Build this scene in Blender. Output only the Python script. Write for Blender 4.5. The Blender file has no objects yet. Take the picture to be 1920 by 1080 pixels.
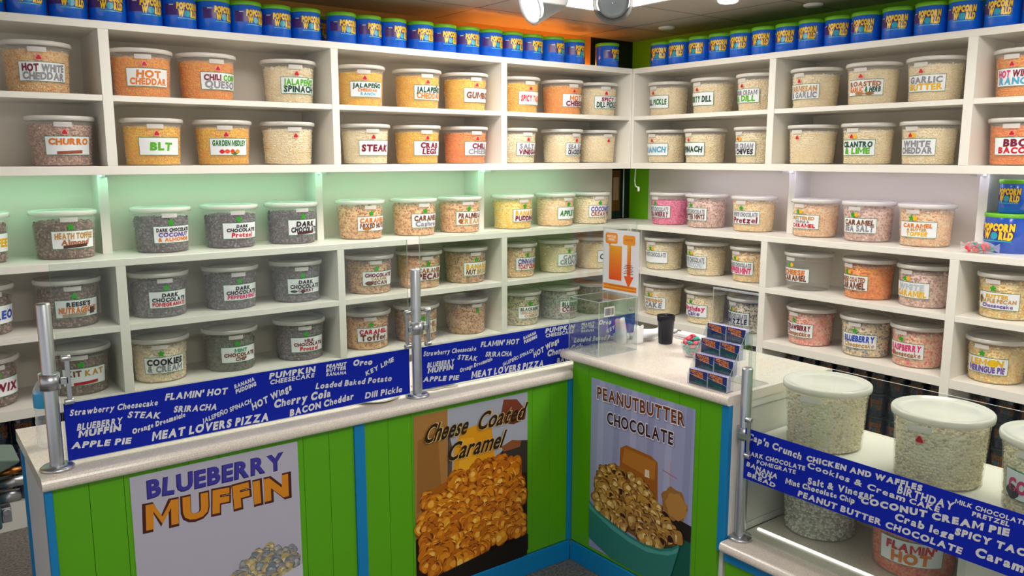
import bpy, bmesh, math, random
from mathutils import Vector, Matrix
PI = math.pi
random.seed(7)
S = bpy.context.scene
COL = S.collection

# ------------------------------------------------------------------ camera, world, exposure, big lights
cam_d = bpy.data.cameras.new('camera'); cam = bpy.data.objects.new('camera', cam_d); COL.objects.link(cam)
cam_d.sensor_width = 36.0; cam_d.lens = 1541.634 / 1920 * 36.0; cam_d.clip_start = 0.05
fw = Vector((0.5984, 0.7854, -0.1576)); fw.normalize()
cam.matrix_world = Matrix.Translation((-4.091, -4.030, 1.700)) @ fw.to_track_quat('-Z', 'Y').to_matrix().to_4x4()
S.camera = cam
W = bpy.data.worlds.new('daylight'); S.world = W; W.use_nodes = True
W.node_tree.nodes['Background'].inputs[0].default_value = (0.96, 0.98, 1.0, 1)
W.node_tree.nodes['Background'].inputs[1].default_value = 0.62
S.view_settings.view_transform = 'Standard'; S.view_settings.look = 'None'
S.view_settings.exposure = 0.10; S.view_settings.gamma = 1.0; S.view_settings.use_curve_mapping = False
S.cycles.transparent_max_bounces = 20; S.cycles.max_bounces = 8
TROFFER_POWER = 15.5      # emission of the fluorescent ceiling panels
STRIP_GREEN = 12.0; STRIP_VIOLET = 9.0; STRIP_WARM_ADDED = 28.0
SPOT_POWER = 9.0

# ------------------------------------------------------------------ materials
def lin(h):
    c = [int(h[i:i+2], 16) / 255 for i in (0, 2, 4)]
    return tuple(x / 12.92 if x <= 0.04045 else ((x + 0.055) / 1.055) ** 2.4 for x in c) + (1,)
_M = {}
def mat(h, rough=0.5, metal=0.0, spec=0.5, coat=0.0, name=None):
    k = (h, rough, metal, spec, coat)
    if k in _M: return _M[k]
    m = bpy.data.materials.new(name or 'paint_' + h); m.use_nodes = True
    b = m.node_tree.nodes['Principled BSDF']
    b.inputs['Base Color'].default_value = lin(h); b.inputs['Roughness'].default_value = rough
    b.inputs['Metallic'].default_value = metal; b.inputs['Specular IOR Level'].default_value = spec
    b.inputs['Coat Weight'].default_value = coat; b.inputs['Coat Roughness'].default_value = 0.05
    _M[k] = m; return m
def emit(h, s):
    k = ('e', h, s)
    if k in _M: return _M[k]
    m = bpy.data.materials.new('glow_' + h); m.use_nodes = True
    b = m.node_tree.nodes['Principled BSDF']
    b.inputs['Base Color'].default_value = (0, 0, 0, 1)
    b.inputs['Emission Color'].default_value = lin(h); b.inputs['Emission Strength'].default_value = s
    _M[k] = m; return m
def nodes(m):
    nt = m.node_tree; return nt, nt.nodes, nt.links
def clear(name, body, fac, edge_fac, rough=0.08, tint='FFFFFF', spec=0.5):
    """see-through plastic or glass: a share of milky gloss over a transparent body, more of it at glancing angles"""
    k = ('c', name)
    if k in _M: return _M[k]
    m = bpy.data.materials.new(name); m.use_nodes = True; nt, N, L = nodes(m)
    b = N['Principled BSDF']; b.inputs['Base Color'].default_value = lin(body); b.inputs['Roughness'].default_value = rough
    b.inputs['Specular IOR Level'].default_value = spec
    t = N.new('ShaderNodeBsdfTransparent'); t.inputs[0].default_value = lin(tint)
    lw = N.new('ShaderNodeLayerWeight'); lw.inputs[0].default_value = 0.35
    mr = N.new('ShaderNodeMapRange'); mr.inputs['To Min'].default_value = fac; mr.inputs['To Max'].default_value = edge_fac
    L.new(lw.outputs['Facing'], mr.inputs['Value'])
    mx = N.new('ShaderNodeMixShader'); L.new(mr.outputs[0], mx.inputs[0]); L.new(t.outputs[0], mx.inputs[1]); L.new(b.outputs[0], mx.inputs[2])
    L.new(mx.outputs[0], N['Material Output'].inputs['Surface']); _M[k] = m; return m
def glassy(name, tint, fmin, fmax):
    """clean pane: transparent with mirror reflection growing at glancing angles"""
    k = ('g', name)
    if k in _M: return _M[k]
    m = bpy.data.materials.new(name); m.use_nodes = True; nt, N, L = nodes(m); N.remove(N['Principled BSDF'])
    g = N.new('ShaderNodeBsdfGlossy'); g.inputs['Roughness'].default_value = 0.02
    t = N.new('ShaderNodeBsdfTransparent'); t.inputs[0].default_value = lin(tint)
    lw = N.new('ShaderNodeLayerWeight'); lw.inputs[0].default_value = 0.3
    mr = N.new('ShaderNodeMapRange'); mr.inputs['To Min'].default_value = fmin; mr.inputs['To Max'].default_value = fmax
    L.new(lw.outputs['Facing'], mr.inputs['Value'])
    mx = N.new('ShaderNodeMixShader'); L.new(mr.outputs[0], mx.inputs[0]); L.new(t.outputs[0], mx.inputs[1]); L.new(g.outputs[0], mx.inputs[2])
    L.new(mx.outputs[0], N['Material Output'].inputs['Surface']); _M[k] = m; return m
def noise_mat(name, c1, c2, scale, rough=0.5, detail=3, p0=0.4, p1=0.6, bump=0.0, spec=0.5):
    m = bpy.data.materials.new(name); m.use_nodes = True; nt, N, L = nodes(m); b = N['Principled BSDF']
    tc = N.new('ShaderNodeTexCoord'); n = N.new('ShaderNodeTexNoise'); n.inputs['Scale'].default_value = scale; n.inputs['Detail'].default_value = detail
    r = N.new('ShaderNodeValToRGB'); r.color_ramp.elements[0].color = lin(c1); r.color_ramp.elements[1].color = lin(c2)
    r.color_ramp.elements[0].position = p0; r.color_ramp.elements[1].position = p1
    L.new(tc.outputs['Object'], n.inputs['Vector']); L.new(n.outputs['Fac'], r.inputs[0]); L.new(r.outputs[0], b.inputs['Base Color'])
    b.inputs['Roughness'].default_value = rough; b.inputs['Specular IOR Level'].default_value = spec
    if bump:
        bp = N.new('ShaderNodeBump'); bp.inputs['Strength'].default_value = bump; L.new(n.outputs['Fac'], bp.inputs['Height']); L.new(bp.outputs[0], b.inputs['Normal'])
    return m
def vivid(c, gain=1.3, sat=1.22):
    l = .3 * c[0] + .59 * c[1] + .11 * c[2]
    q = [max(.01, (l + (t - l) * sat) * gain) for t in c[:3]]; k = min(1, .90 / max(q))
    return tuple(t * k for t in q) + (1,)
def popcorn_mat(name, cols):
    """every kernel its own colour out of a small palette"""
    m = bpy.data.materials.new('popcorn_' + name); m.use_nodes = True; nt, N, L = nodes(m); b = N['Principled BSDF']
    g = N.new('ShaderNodeNewGeometry'); r = N.new('ShaderNodeValToRGB'); r.color_ramp.interpolation = 'CONSTANT'
    E = r.color_ramp.elements
    while len(E) < len(cols): E.new(0.5)
    for i, c in enumerate(cols): E[i].position = i / len(cols); E[i].color = vivid(lin(c), 1.3, 1.2 if name in ('cheddar', 'yellow', 'bbq', 'orange', 'gold', 'pink', 'flamin') else 1.0)
    L.new(g.outputs['Random Per Island'], r.inputs[0]); L.new(r.outputs[0], b.inputs['Base Color'])
    b.inputs['Roughness'].default_value = 0.45; b.inputs['Specular IOR Level'].default_value = 0.35
    return m

WHITE = mat('ECE9E0', 0.38, name='white_melamine')
BACKW = mat('ECE4D6', 0.5, name='white_back_board')
GREEN = mat('58A803', 0.42, name='lime_green_paint')
BLUE = mat('0080BE', 0.4, name='bright_blue_paint')
STONE = noise_mat('speckled_white_countertop', 'DED2C6', 'EEE5DA', 260, 0.22, 2)
CHROME = mat('C4C6CC', 0.36, 1.0, name='brushed_steel')
TUB = clear('clear_tub_plastic', 'F8F4EC', 0.16, 0.225, 0.10)
TUBFROST = clear('frosted_tub_plastic', 'FFF8E4', 0.19, 0.225, 0.2)
LID = clear('milky_lid_plastic', 'F4F1EA', 0.66, 0.88, 0.12)
TAB = clear('milky_tab_plastic', 'F4F2EE', 0.5, 0.75, 0.2)
GLASS = glassy('guard_glass', 'F2F7F4', 0.02, 0.32)
GLASSEDGE = clear('guard_glass_edge', 'B9CABF', 0.55, 0.75, 0.1)
ACRYL = glassy('clear_acrylic', 'F8FAFA', 0.02, 0.35)
ACRYLEDGE = clear('clear_acrylic_edge', 'D5DCE0', 0.45, 0.7, 0.08)
BAND = mat('0420A6', 0.5, 0, 0.2, name='deep_blue_vinyl')
SILVER = mat('F6F7FA', 0.38, .55, name='mirror_silver_foil')

# ------------------------------------------------------------------ mesh builder
class MB:
    def __init__(s): s.v = []; s.f = []; s.m = []; s.sm = []
    def add(s, vs, fs, mi=0, smooth=False):
        o = len(s.v); s.v.extend([tuple(p) for p in vs])
        for f in fs: s.f.append([i + o for i in f]); s.m.append(mi); s.sm.append(smooth)
        return s
    def box(s, x0, x1, y0, y1, z0, z1, mi=0):
        v = [(x, y, z) for x in (x0, x1) for y in (y0, y1) for z in (z0, z1)]
        return s.add(v, [(0, 1, 3, 2), (4, 6, 7, 5), (0, 4, 5, 1), (2, 3, 7, 6), (0, 2, 6, 4), (1, 5, 7, 3)], mi)
    def lathe(s, prof, n=40, c=(0, 0, 0), mi=0, smooth=True, cap0=False, cap1=False):
        v = []; f = []
        for (r, z) in prof:
            for k in range(n):
                a = 2 * PI * k / n; v.append((c[0] + r * math.cos(a), c[1] + r * math.sin(a), c[2] + z))
        for i in range(len(prof) - 1):
            for k in range(n):
                a, b = i * n + k, i * n + (k + 1) % n; f.append((a, b, b + n, a + n))
        s.add(v, f, mi, smooth)
        o = len(s.v) - len(v)
        if cap0: s.f.append([o + k for k in reversed(range(n))]); s.m.append(mi); s.sm.append(False)
        if cap1: s.f.append([o + (len(prof) - 1) * n + k for k in range(n)]); s.m.append(mi); s.sm.append(False)
        return s
    def cyl(s, p0, p1, r, n=20, mi=0, r1=None, smooth=True):
        p0, p1 = Vector(p0), Vector(p1); d = (p1 - p0).normalized(); u = d.orthogonal().normalized(); w = d.cross(u)
        r1 = r if r1 is None else r1; v = []
        for p, rr in ((p0, r), (p1, r1)):
            for k in range(n):
                a = 2 * PI * k / n; v.append(p + u * math.cos(a) * rr + w * math.sin(a) * rr)
        s.add(v, [(k, (k + 1) % n, n + (k + 1) % n, n + k) for k in range(n)], mi, smooth)
        o = len(s.v) - 2 * n
        s.f.append([o + k for k in reversed(range(n))]); s.m.append(mi); s.sm.append(False)
        s.f.append([o + n + k for k in range(n)]); s.m.append(mi); s.sm.append(False)
        return s
    def tube(s, pts, r, n=8, mi=0):
        for a, b in zip(pts, pts[1:]): s.cyl(a, b, r, n, mi)
        return s
    def prism(s, poly, axis, a0, a1, mi=0):
        """extrude a 2-D outline along an axis: 'x' -> (a,u,v), 'y' -> (u,a,v), 'z' -> (u,v,a)"""
        P = {'x': lambda u, v, a: (a, u, v), 'y': lambda u, v, a: (u, a, v), 'z': lambda u, v, a: (u, v, a)}[axis]
        n = len(poly); v = [P(u, w, a0) for u, w in poly] + [P(u, w, a1) for u, w in poly]
        return s.add(v, [tuple(range(n - 1, -1, -1)), tuple(range(n, 2 * n))] + [(k, (k + 1) % n, n + (k + 1) % n, n + k) for k in range(n)], mi)
    def mesh(s, name, mats):
        me = bpy.data.meshes.new(name); me.from_pydata(s.v, [], s.f)
        me.polygons.foreach_set('material_index', s.m); me.polygons.foreach_set('use_smooth', s.sm)
        for m in (mats if isinstance(mats, (list, tuple)) else [mats]): me.materials.append(m)
        me.update(); return me
def fix_normals(me):
    bm = bmesh.new(); bm.from_mesh(me); bmesh.ops.recalc_face_normals(bm, faces=bm.faces); bm.to_mesh(me); bm.free()
def tag(o, label, cat, group=None, kind=None):
    if label: o['label'] = label
    if cat: o['category'] = cat
    if group: o['group'] = group
    if kind: o['kind'] = kind
    return o
def empty(name, loc, label, cat, group=None, rotz=0.0):
    o = bpy.data.objects.new(name, None); COL.objects.link(o); o.empty_display_size = 0.05
    o.location = loc; o.rotation_euler = (0, 0, rotz); return tag(o, label, cat, group)
_OFF = {}
def wloc(p):
    v = Vector((0, 0, 0))
    while p: v += p.location; p = p.parent
    return v
def part(name, mb, mats, parent=None, world=True, bevel=0.0, norm=True, label=None):
    """one mesh object; 'world' builders write world coordinates, shifted here to the (unrotated) parent"""
    if isinstance(mb, MB):
        me = mb.mesh(name, mats)
        if parent and world:
            w = wloc(parent)
            me.transform(Matrix.Translation(-w))
        if norm: fix_normals(me)
    else: me = mb
    o = bpy.data.objects.new(name, me); COL.objects.link(o)
    if parent: o.parent = parent
    if bevel:
        b = o.modifiers.new('edge', 'BEVEL'); b.width = bevel; b.segments = 2; b.limit_method = 'ANGLE'
    if label: o['label'] = label
    return o
def solo(name, mb, mats, label, cat, base, group=None, bevel=0.0, kind=None, norm=True):
    """a thing that is one mesh; origin moved to its base"""
    me = mb.mesh(name, mats); me.transform(Matrix.Translation(-Vector(base)))
    if norm: fix_normals(me)
    o = bpy.data.objects.new(name, me); COL.objects.link(o); o.location = base
    if bevel:
        b = o.modifiers.new('edge', 'BEVEL'); b.width = bevel; b.segments = 2; b.limit_method = 'ANGLE'
    return tag(o, label, cat, group, kind)
def structure(name, mb, mats):
    o = part(name, mb, mats); o['kind'] = 'structure'; return o
def copy_tree(o, parent=None):
    c = o.copy(); COL.objects.link(c)
    if parent: c.parent = parent
    for ch in list(o.children): copy_tree(ch, c)
    return c

# ------------------------------------------------------------------ lettering from the built-in font
_G = {}
def glyph(ch, bold):
    k = (ch, bold)
    if k in _G: return _G[k]
    if ch == 'M':
        b, w, h, q = bold, .74, .70, .085 + 2 * bold; t = q * 1.25; vy = .10 - bold; c = w / 2
        v = [(-b, -b), (-b + q, -b), (-b + q, h + b), (-b, h + b), (w + b - q, -b), (w + b, -b), (w + b, h + b), (w + b - q, h + b), (-b + q, h + b - t), (c, vy), (c, vy + t)]
        v.append((w + b - q, h + b - t)); v = [(x + b, y) for x, y in v]
        _G[k] = (v, [(0, 1, 2, 3), (4, 5, 6, 7), (8, 9, 10, 2), (9, 11, 7, 10)], w + 2 * b); return _G[k]
    bold = min(bold, {'e': .025, 'k': .02, 'i': .04, 'a': .04, 'u': .05, 'j': .05, 'h': .04}.get(ch, 1))
    cu = bpy.data.curves.new('glyph', 'FONT'); cu.body = ch; cu.offset = bold; cu.resolution_u = 3; cu.fill_mode = 'FRONT'
    ob = bpy.data.objects.new('glyph', cu); COL.objects.link(ob)
    bpy.context.view_layer.update()
    dg = bpy.context.evaluated_depsgraph_get(); me = ob.evaluated_get(dg).to_mesh()
    vs = [(v.co.x, v.co.y) for v in me.vertices]; fs = [tuple(p.vertices) for p in me.polygons]
    def turn(f):
        a = sum(vs[f[i]][0] * vs[f[(i + 1) % len(f)]][1] - vs[f[(i + 1) % len(f)]][0] * vs[f[i]][1] for i in range(len(f)))
        return f if a > 0 else f[::-1]
    fs = [turn(f) for f in fs]
    ob.evaluated_get(dg).to_mesh_clear(); bpy.data.objects.remove(ob); bpy.data.curves.remove(cu)
    x0 = min((v[0] for v in vs), default=0); x1 = max((v[0] for v in vs), default=0.25)
    _G[k] = ([(x - x0, y) for x, y in vs], fs, x1 - x0); return _G[k]
CAPH = 0.70
def layout(text, bold=0.03, gap=0.07, jit=0.0, rng=None):
    """letters of one line as (verts, faces) pieces on a unit-height line, plus the line's length"""
    x = 0.0; out = []
    for ch in text:
        if ch == ' ': x += 0.32; continue
        vs, fs, w = glyph(ch, bold)
        a = rng.uniform(-jit, jit) if rng else 0; dy = rng.uniform(-jit, jit) * 0.3 if rng else 0
        ca, sa = math.cos(a), math.sin(a); cx, cy = w / 2, 0.35
        out.append(([((x + cx + (u - cx) * ca - (v - cy) * sa), (cy + (u - cx) * sa + (v - cy) * ca + dy)) for u, v in vs], fs))
        x += w + gap
    return out, max(x - gap, 0.01)
def put(mb, text, place, p0, p1, cap, mi=0, bold=0.03, gap=0.07, shear=0.0, jit=0.0, rng=None, arc=0.0):
    """set a line from p0 to p1 (2-D) with capital height cap; place(u,v) gives the point in space"""
    out, ln = layout(text, bold, gap, jit, rng)
    dx, dy = p1[0] - p0[0], p1[1] - p0[1]; d = math.hypot(dx, dy); ex, ey = dx / d, dy / d; sx = d / ln; sy = cap / CAPH
    for vs, fs in out:
        pts = []
        for u, v in vs:
            t = u * sx + shear * v * sy; h = v * sy + arc * 4 * (u / ln) * (1 - u / ln)
            pts.append(place(p0[0] + ex * t - ey * h, p0[1] + ey * t + ex * h))
        mb.add(pts, fs, mi)
def plane_y(y): return lambda u, v: (u, y, v)           # a sheet facing -y, u along +x
def plane_x(x): return lambda u, v: (x, -u, v)          # a sheet facing -x, u runs towards -y

# ================================================================== THE SETTING
ZT, ZM, ZB, Z1, Z2, Z3 = 2.284, 1.969, 1.659, 1.242, 0.936, 0.618
floor_m = noise_mat('speckled_grey_floor', '55504C', '8A847D', 90, 0.45, 6, 0.35, 0.65)
structure('floor', MB().box(-7, 0.6, -7, 0.6, -0.05, 0), floor_m)
wl = MB().box(-7, 0.0, 0.42, 0.5, 0, 2.535, 0).box(0.0, 0.42, 0.42, 0.5, 0, 2.535, 1)
structure('wall_left', wl, [mat('F4B050', 0.6, name='orange_wall_paint'), mat('0E1A26', 0.25, name='black_gloss_paint')])
structure('wall_right', MB().box(0.42, 0.5, -7, 0.5, 0, 2.535), mat('7ED010', 0.5, name='green_wall_paint'))
cm = bpy.data.materials.new('dark_ceiling_tiles'); cm.use_nodes = True; nt, N, L = nodes(cm); b = N['Principled BSDF']
tc = N.new('ShaderNodeTexCoord'); mp = N.new('ShaderNodeMapping'); mp.inputs['Location'].default_value = (0.1, 0.05, 0)
br = N.new('ShaderNodeTexBrick'); br.offset = 0.0; br.inputs['Scale'].default_value = 1.0
br.inputs['Brick Width'].default_value = 1.2; br.inputs['Row Height'].default_value = 0.6; br.inputs['Mortar Size'].default_value = 0.006
br.inputs['Color1'].default_value = lin('B4A99A'); br.inputs['Color2'].default_value = lin('AAA092'); br.inputs['Mortar'].default_value = lin('3A3836')
L.new(tc.outputs['Object'], mp.inputs[0]); L.new(mp.outputs[0], br.inputs['Vector']); L.new(br.outputs['Color'], b.inputs['Base Color'])
b.inputs['Roughness'].default_value = 0.45
structure('ceiling', MB().box(-7, 0.5, -7, 0.5, 2.535, 2.6), cm)

# ------------------------------------------------------------------ lamps of the room, plus fill panels added out of view
def troffer(x0, x1, y0, y1, label):
    e = empty('ceiling_light', ((x0 + x1) / 2, (y0 + y1) / 2, 2.535), label, 'ceiling light', 'fluorescent ceiling panels')
    fr = MB()
    for a in ((x0 - .025, x1 + .025, y0 - .025, y0), (x0 - .025, x1 + .025, y1, y1 + .025), (x0 - .025, x0, y0, y1), (x1, x1 + .025, y0, y1)):
        fr.box(*a, 2.517, 2.535)
    part('frame', fr, mat('E8E8E4', 0.4), e)
    part('diffuser', MB().box(x0, x1, y0, y1, 2.522, 2.533), emit('FFF8F0', TROFFER_POWER), e)
troffer(-1.92, -0.70, -1.08, -0.47, 'bright white ceiling panel light above the two spotlights')
troffer(-3.20, -2.59, -1.30, -0.69, 'added white ceiling panel light over the orange-wall counter, out of the view')  # added fill panel, sized by how bright it makes the shelves
troffer(-1.25, -0.64, -3.70, -2.48, 'added white ceiling panel light over the display case, out of the view')  # unseen panel added as fill for the display case side
troffer(-4.2, -2.98, -4.0, -3.39, 'added white ceiling panel light over the shop floor, out of the view')  # unseen panel added as fill from the camera side

def spotlight(px, label, aim, dim=False):
    e = empty('spotlight', (px[0], px[1], 2.535), label, 'spotlight')
    c = Vector(px); d = Vector(aim).normalized()
    part('stem', MB().cyl((px[0], px[1], 2.53), (px[0], px[1], px[2] + .03), .010, 12).cyl((px[0], px[1], 2.52), (px[0], px[1], 2.535), .05, 24), mat('C8C8C4', .3), e)
    h = MB(); u = d.orthogonal().normalized(); w = d.cross(u)
    prof = [(.045, -.10), (.060, -.085), (.068, -.02), (.075, .05), (.078, .06), (.070, .062), (.064, .05)]
    n = 32; v = []; f = []
    for r, t in prof:
        for k in range(n):
            a = 2 * PI * k / n; v.append(c + d * t + (u * math.cos(a) + w * math.sin(a)) * r)
    for i in range(len(prof) - 1):
        for k in range(n): f.append((i * n + k, i * n + (k + 1) % n, (i + 1) * n + (k + 1) % n, (i + 1) * n + k))
    f.append(tuple(range(n))); h.add(v, f, 0, True)
    part('housing', h, clear('spotlight_housing', '8C8C8A', .75, .95, .2), e)
    bl = MB(); v = []; f = []
    prof = [(.060, .035), (.058, .055), (.040, .066), (.001, .070)]
    for r, t in prof:
        for k in range(n):
            a = 2 * PI * k / n; v.append(c + d * t + (u * math.cos(a) + w * math.sin(a)) * r)
    for i in range(len(prof) - 1):
        for k in range(n): f.append((i * n + k, i * n + (k + 1) % n, (i + 1) * n + (k + 1) % n, (i + 1) * n + k))
    bl.add(v, f, 0, True)
    part('bulb', bl, mat('AEB6BC', .12) if dim else emit('FFFFFF', SPOT_POWER), e)
spotlight((-1.985, -1.455, 2.300), 'glowing round spotlight head with its bulb turned towards the orange wall', (-0.9, 0.15, -0.40))
spotlight((-1.752, -1.618, 2.300), 'round spotlight head seen face on, hanging nearer the green wall', (-0.75, -0.62, -0.30), True)
for x, y, lb in ((.086, -.213, 'small white ceiling disc nearest the room corner'), (.118, -1.264, 'small white ceiling disc further along the green wall'), (-.361, -1.057, 'small bright ceiling disc beside the big light panel')):
    solo('ceiling_disc', MB().lathe([(.001, -.014), (.045, -.014), (.053, -.008), (.053, 0)], 28, (x, y, 2.535)), mat('E9E9E4', .4) if x > 0 else emit('FFFFFF', 6), lb, 'ceiling light', (x, y, 2.535))

# ================================================================== SHELVING
def unit(wall, name, label):
    return empty(name, (-2.0, 0.2, 0) if wall == 'L' else (0.2, -1.6, 0), label, 'shelf unit')
def wb(mb, wall, a0, a1, d0, d1, z0, z1, mi=0):
    """box along a wall: a = position along it (0 at the corner, negative towards the shop), d = depth behind the front plane"""
    if wall == 'L': mb.box(a0, a1, d0, d1, z0, z1, mi)
    else: mb.box(d0, d1, a0, a1, z0, z1, mi)
    return mb
DIV = {'L': [(-4.37, -4.328), (-3.281, -3.238), (-2.191, -2.151), (-1.099, -1.057)], 'R': [(-3.30, -3.256), (-2.211, -2.166), (-1.125, -1.081)]}
for wall in 'LR':
    far = -4.37 if wall == 'L' else -3.30
    wname = 'orange' if wall == 'L' else 'green'
    divs = DIV[wall]
    # upper unit
    U = unit(wall, 'hanging_shelf_unit', f'white upper shelf unit hanging on the {wname} wall with blue tins on top')
    part('top_board', wb(MB(), wall, far, 0, 0, .405, ZT - .034, ZT), WHITE, U, bevel=.002)
    part('bottom_board', wb(MB(), wall, far, 0, 0, .405, ZB - .039, ZB), WHITE, U, bevel=.002)
    part('back_panel', wb(MB(), wall, far, 0, .395, .405, ZB, ZT - .034), BACKW, U)
    for a0, a1 in divs + [(-.018, 0)]:
        part('divider', wb(MB(), wall, a0, a1, 0, .395, ZB, ZT - .034), WHITE, U, bevel=.0015)
    ed = divs + [(-.018, 0)]
    for (x0, x1), (y0, y1) in zip(ed, ed[1:]):
        part('middle_shelf', wb(MB(), wall, x1, y0, .003, .395, ZM - .026, ZM), WHITE, U, bevel=.0015)
    # lower unit
    D = unit(wall, 'base_shelf_unit', f'white lower shelf unit standing along the {wname} wall, three rows of tubs')
    corner = .40 if wall == 'L' else 0
    part('top_board', wb(MB(), wall, far, corner, 0, .405, Z1 - .034, Z1), WHITE, D, bevel=.002)
    part('back_panel', wb(MB(), wall, far, -.0, .395, .405, .13, Z1 - .034), BACKW, D)
    part('display_back_panel', wb(MB(), wall, far, .22 if wall == 'L' else .21, .405, .415, Z1, ZB - .039), BACKW, D)
    for a0, a1 in divs + [(-.018, 0)]:
        part('divider', wb(MB(), wall, a0, a1, 0, .395, 0, Z1 - .034), WHITE, D, bevel=.0015)
        if a1 < -.1:
            part('support_panel', wb(MB(), wall, a0, a1, .245, .405, Z1, ZB - .039), WHITE, D, bevel=.0015)
            part('support_bracket', wb(MB(), wall, a0 + .008, a1 - .008, .12, .244, ZB - .052, ZB - .0425), mat('E6E8E4', .3), D)
    for (x0, x1), (y0, y1) in zip(ed, ed[1:]):
        part('shelf_board', wb(MB(), wall, x1, y0, .001, .395, Z2 - .030, Z2), WHITE, D, bevel=.0015)
        part('bottom_board', wb(MB(), wall, x1, y0, .001, .395, Z3 - .046, Z3), WHITE, D, bevel=.0015)
        part('plinth', wb(MB(), wall, x1, y0, .20, .395, 0, .13), WHITE, D)
# light strips under the upper units, plus an added warm one on top
solo('light_strip', MB().box(-4.3, -.25, .200, .222, ZB - .0422, ZB - .0392), emit('A4FFD2', STRIP_GREEN), 'thin mint-coloured light strip under the upper shelves on the orange wall', 'light strip', (-2.3, .21, ZB - .0392))
solo('light_strip', MB().box(.200, .222, -3.25, -.25, ZB - .0422, ZB - .0392), emit('DCD8FF', STRIP_VIOLET), 'thin lavender light strip under the upper shelves on the green wall', 'light strip', (.21, -1.7, ZB - .0392))
solo('light_strip', MB().box(-1.1, -.05, .375, .39, ZT, ZT + .012), emit('FFA040', STRIP_WARM_ADDED), 'added warm light strip hidden behind the tins to brighten the orange wall', 'light strip', (-.6, .38, ZT))  # hidden strip added to make the wall above the tins glow
# corner niche
solo('wall_notice', MB().box(.225, .305, .408, .419, 1.30, 1.60, 0).box(.236, .292, .4065, .408, 1.38, 1.55, 1), [mat('6A3A14', .3), mat('A98A6C', .5)], 'brown framed paper on the black wall in the open corner', 'notice', (.265, .415, 1.30))
solo('conduit', MB().cyl((.345, .410, Z1 + .001), (.345, .410, ZB - .04), .005, 10), mat('D8DCDC', .4), 'thin white pipe running up the black corner wall', 'pipe', (.345, .41, Z1))
cb = MB()
pts = [Vector((.10 + .06 * t, .05 + .02 * math.sin(5 * t), ZB - .04 - .13 * math.sin(PI * min(t, .55)))) for t in [i / 10 for i in range(7)]]
cb.tube(pts, .004, 8); cb.cyl(pts[-1], pts[-1] + Vector((-.004, -.006, -.03)), .008, 10)
solo('light_cable', cb, mat('E8EAE6', .4), 'short white cable with a plug hanging in the open corner', 'cable', (.12, .05, ZB - .04))
# ================================================================== COUNTERS
C1 = empty('counter_cabinet', (-2.85, -1.3, 0), 'lime green beadboard counter below the muffin and caramel posters, parallel to the orange wall', 'counter')
part('cabinet_body', MB().box(-3.796, -1.30, -1.53, -1.06, 0, .795), mat('E3E2DC', .45), C1)
pl = MB(); x = -3.796
for seg in ((-3.796, -2.882), (-2.842, -1.908)):
    n = round((seg[1] - seg[0]) / .093); w = (seg[1] - seg[0]) / n
    for k in range(n): pl.box(seg[0] + k * w + .0005, seg[0] + (k + 1) * w - .0005, -1.545, -1.531, .085, .795)
part('front_panel', pl, GREEN, C1, bevel=.0008)
part('end_panel', MB().box(-3.808, -3.796, -1.53, -1.075, 0, .795), mat('D9DCE0', .45), C1, label='white end panel')
for x0, x1, y0, y1 in ((-3.816, -3.796, -1.552, -1.53), (-2.882, -2.842, -1.552, -1.531), (-1.908, -1.886, -1.552, -1.531), (-3.816, -3.796, -1.075, -1.052)):
    part('trim_strip', MB().box(x0, x1, y0, y1, .085 if x0 > -3.8 else 0, .795), BLUE, C1, bevel=.002, label='bright blue vertical trim strip')
part('base_trim', MB().box(-3.816, -1.897, -1.558, -1.5455, 0, .085), BLUE, C1, bevel=.003, label='bright blue base trim')
def nosed_slab(mb, axis, front, back, a0, a1, z0, z1):
    """worktop with a rounded front nose"""
    h = (z1 - z0) / 2; pr = [(back, z0)]
    for i in range(9):
        a = -PI / 2 - PI * i / 8; pr.append((front + h * .8 + h * .8 * math.cos(a), z0 + h + h * math.sin(a)))
    pr.append((back, z1)); mb.prism(pr, axis, a0, a1); return mb
wt = nosed_slab(MB(), 'x', -1.575, -1.035, -3.822, -1.905, .795, .832)
wt.box(-1.905, -1.30, -1.535, -1.035, .795, .832)
solo('worktop', wt, STONE, 'speckled white stone worktop on the counter by the orange wall', 'worktop', (-2.85, -1.3, .795))

C2 = empty('counter_cabinet', (-1.6, -1.95, 0), 'taller lime green counter block with the peanutbutter chocolate poster', 'counter')
part('cabinet_body', MB().box(-1.872, -1.30, -2.335, -1.56, 0, .872), mat('E3E2DC', .45), C2)
pl = MB()
for k in range(8):
    w = (2.320 - 1.553) / 8; pl.box(-1.886, -1.8725, -2.320 + k * w + .0006, -2.320 + (k + 1) * w - .0006, .085, .872)
part('front_panel', pl, GREEN, C2, bevel=.0008)
part('trim_strip', MB().box(-1.893, -1.8725, -2.352, -2.3205, .345, .872), BLUE, C2, bevel=.002, label='bright blue corner trim')
part('base_trim', MB().box(-1.899, -1.8865, -2.352, -1.560, 0, .085), BLUE, C2, bevel=.003, label='bright blue base trim')
sp = MB().box(-1.872, -1.30, -2.347, -2.336, .395, .872)
sp.box(-1.872, -1.80, -2.352, -2.347, .395, .872).box(-1.80, -1.30, -2.352, -2.347, .845, .872).box(-1.80, -1.30, -2.352, -2.347, .395, .42)
part('side_panel', sp, mat('DEDDD6', .4), C2, bevel=.001, label='white framed side panel')
bt = nosed_slab(MB(), 'y', -1.910, -1.285, -2.354, -1.497, .872, .905)
solo('worktop', bt, STONE, 'glossy speckled white worktop on the taller counter block, with the clear box', 'worktop', (-1.6, -1.95, .872))

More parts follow.
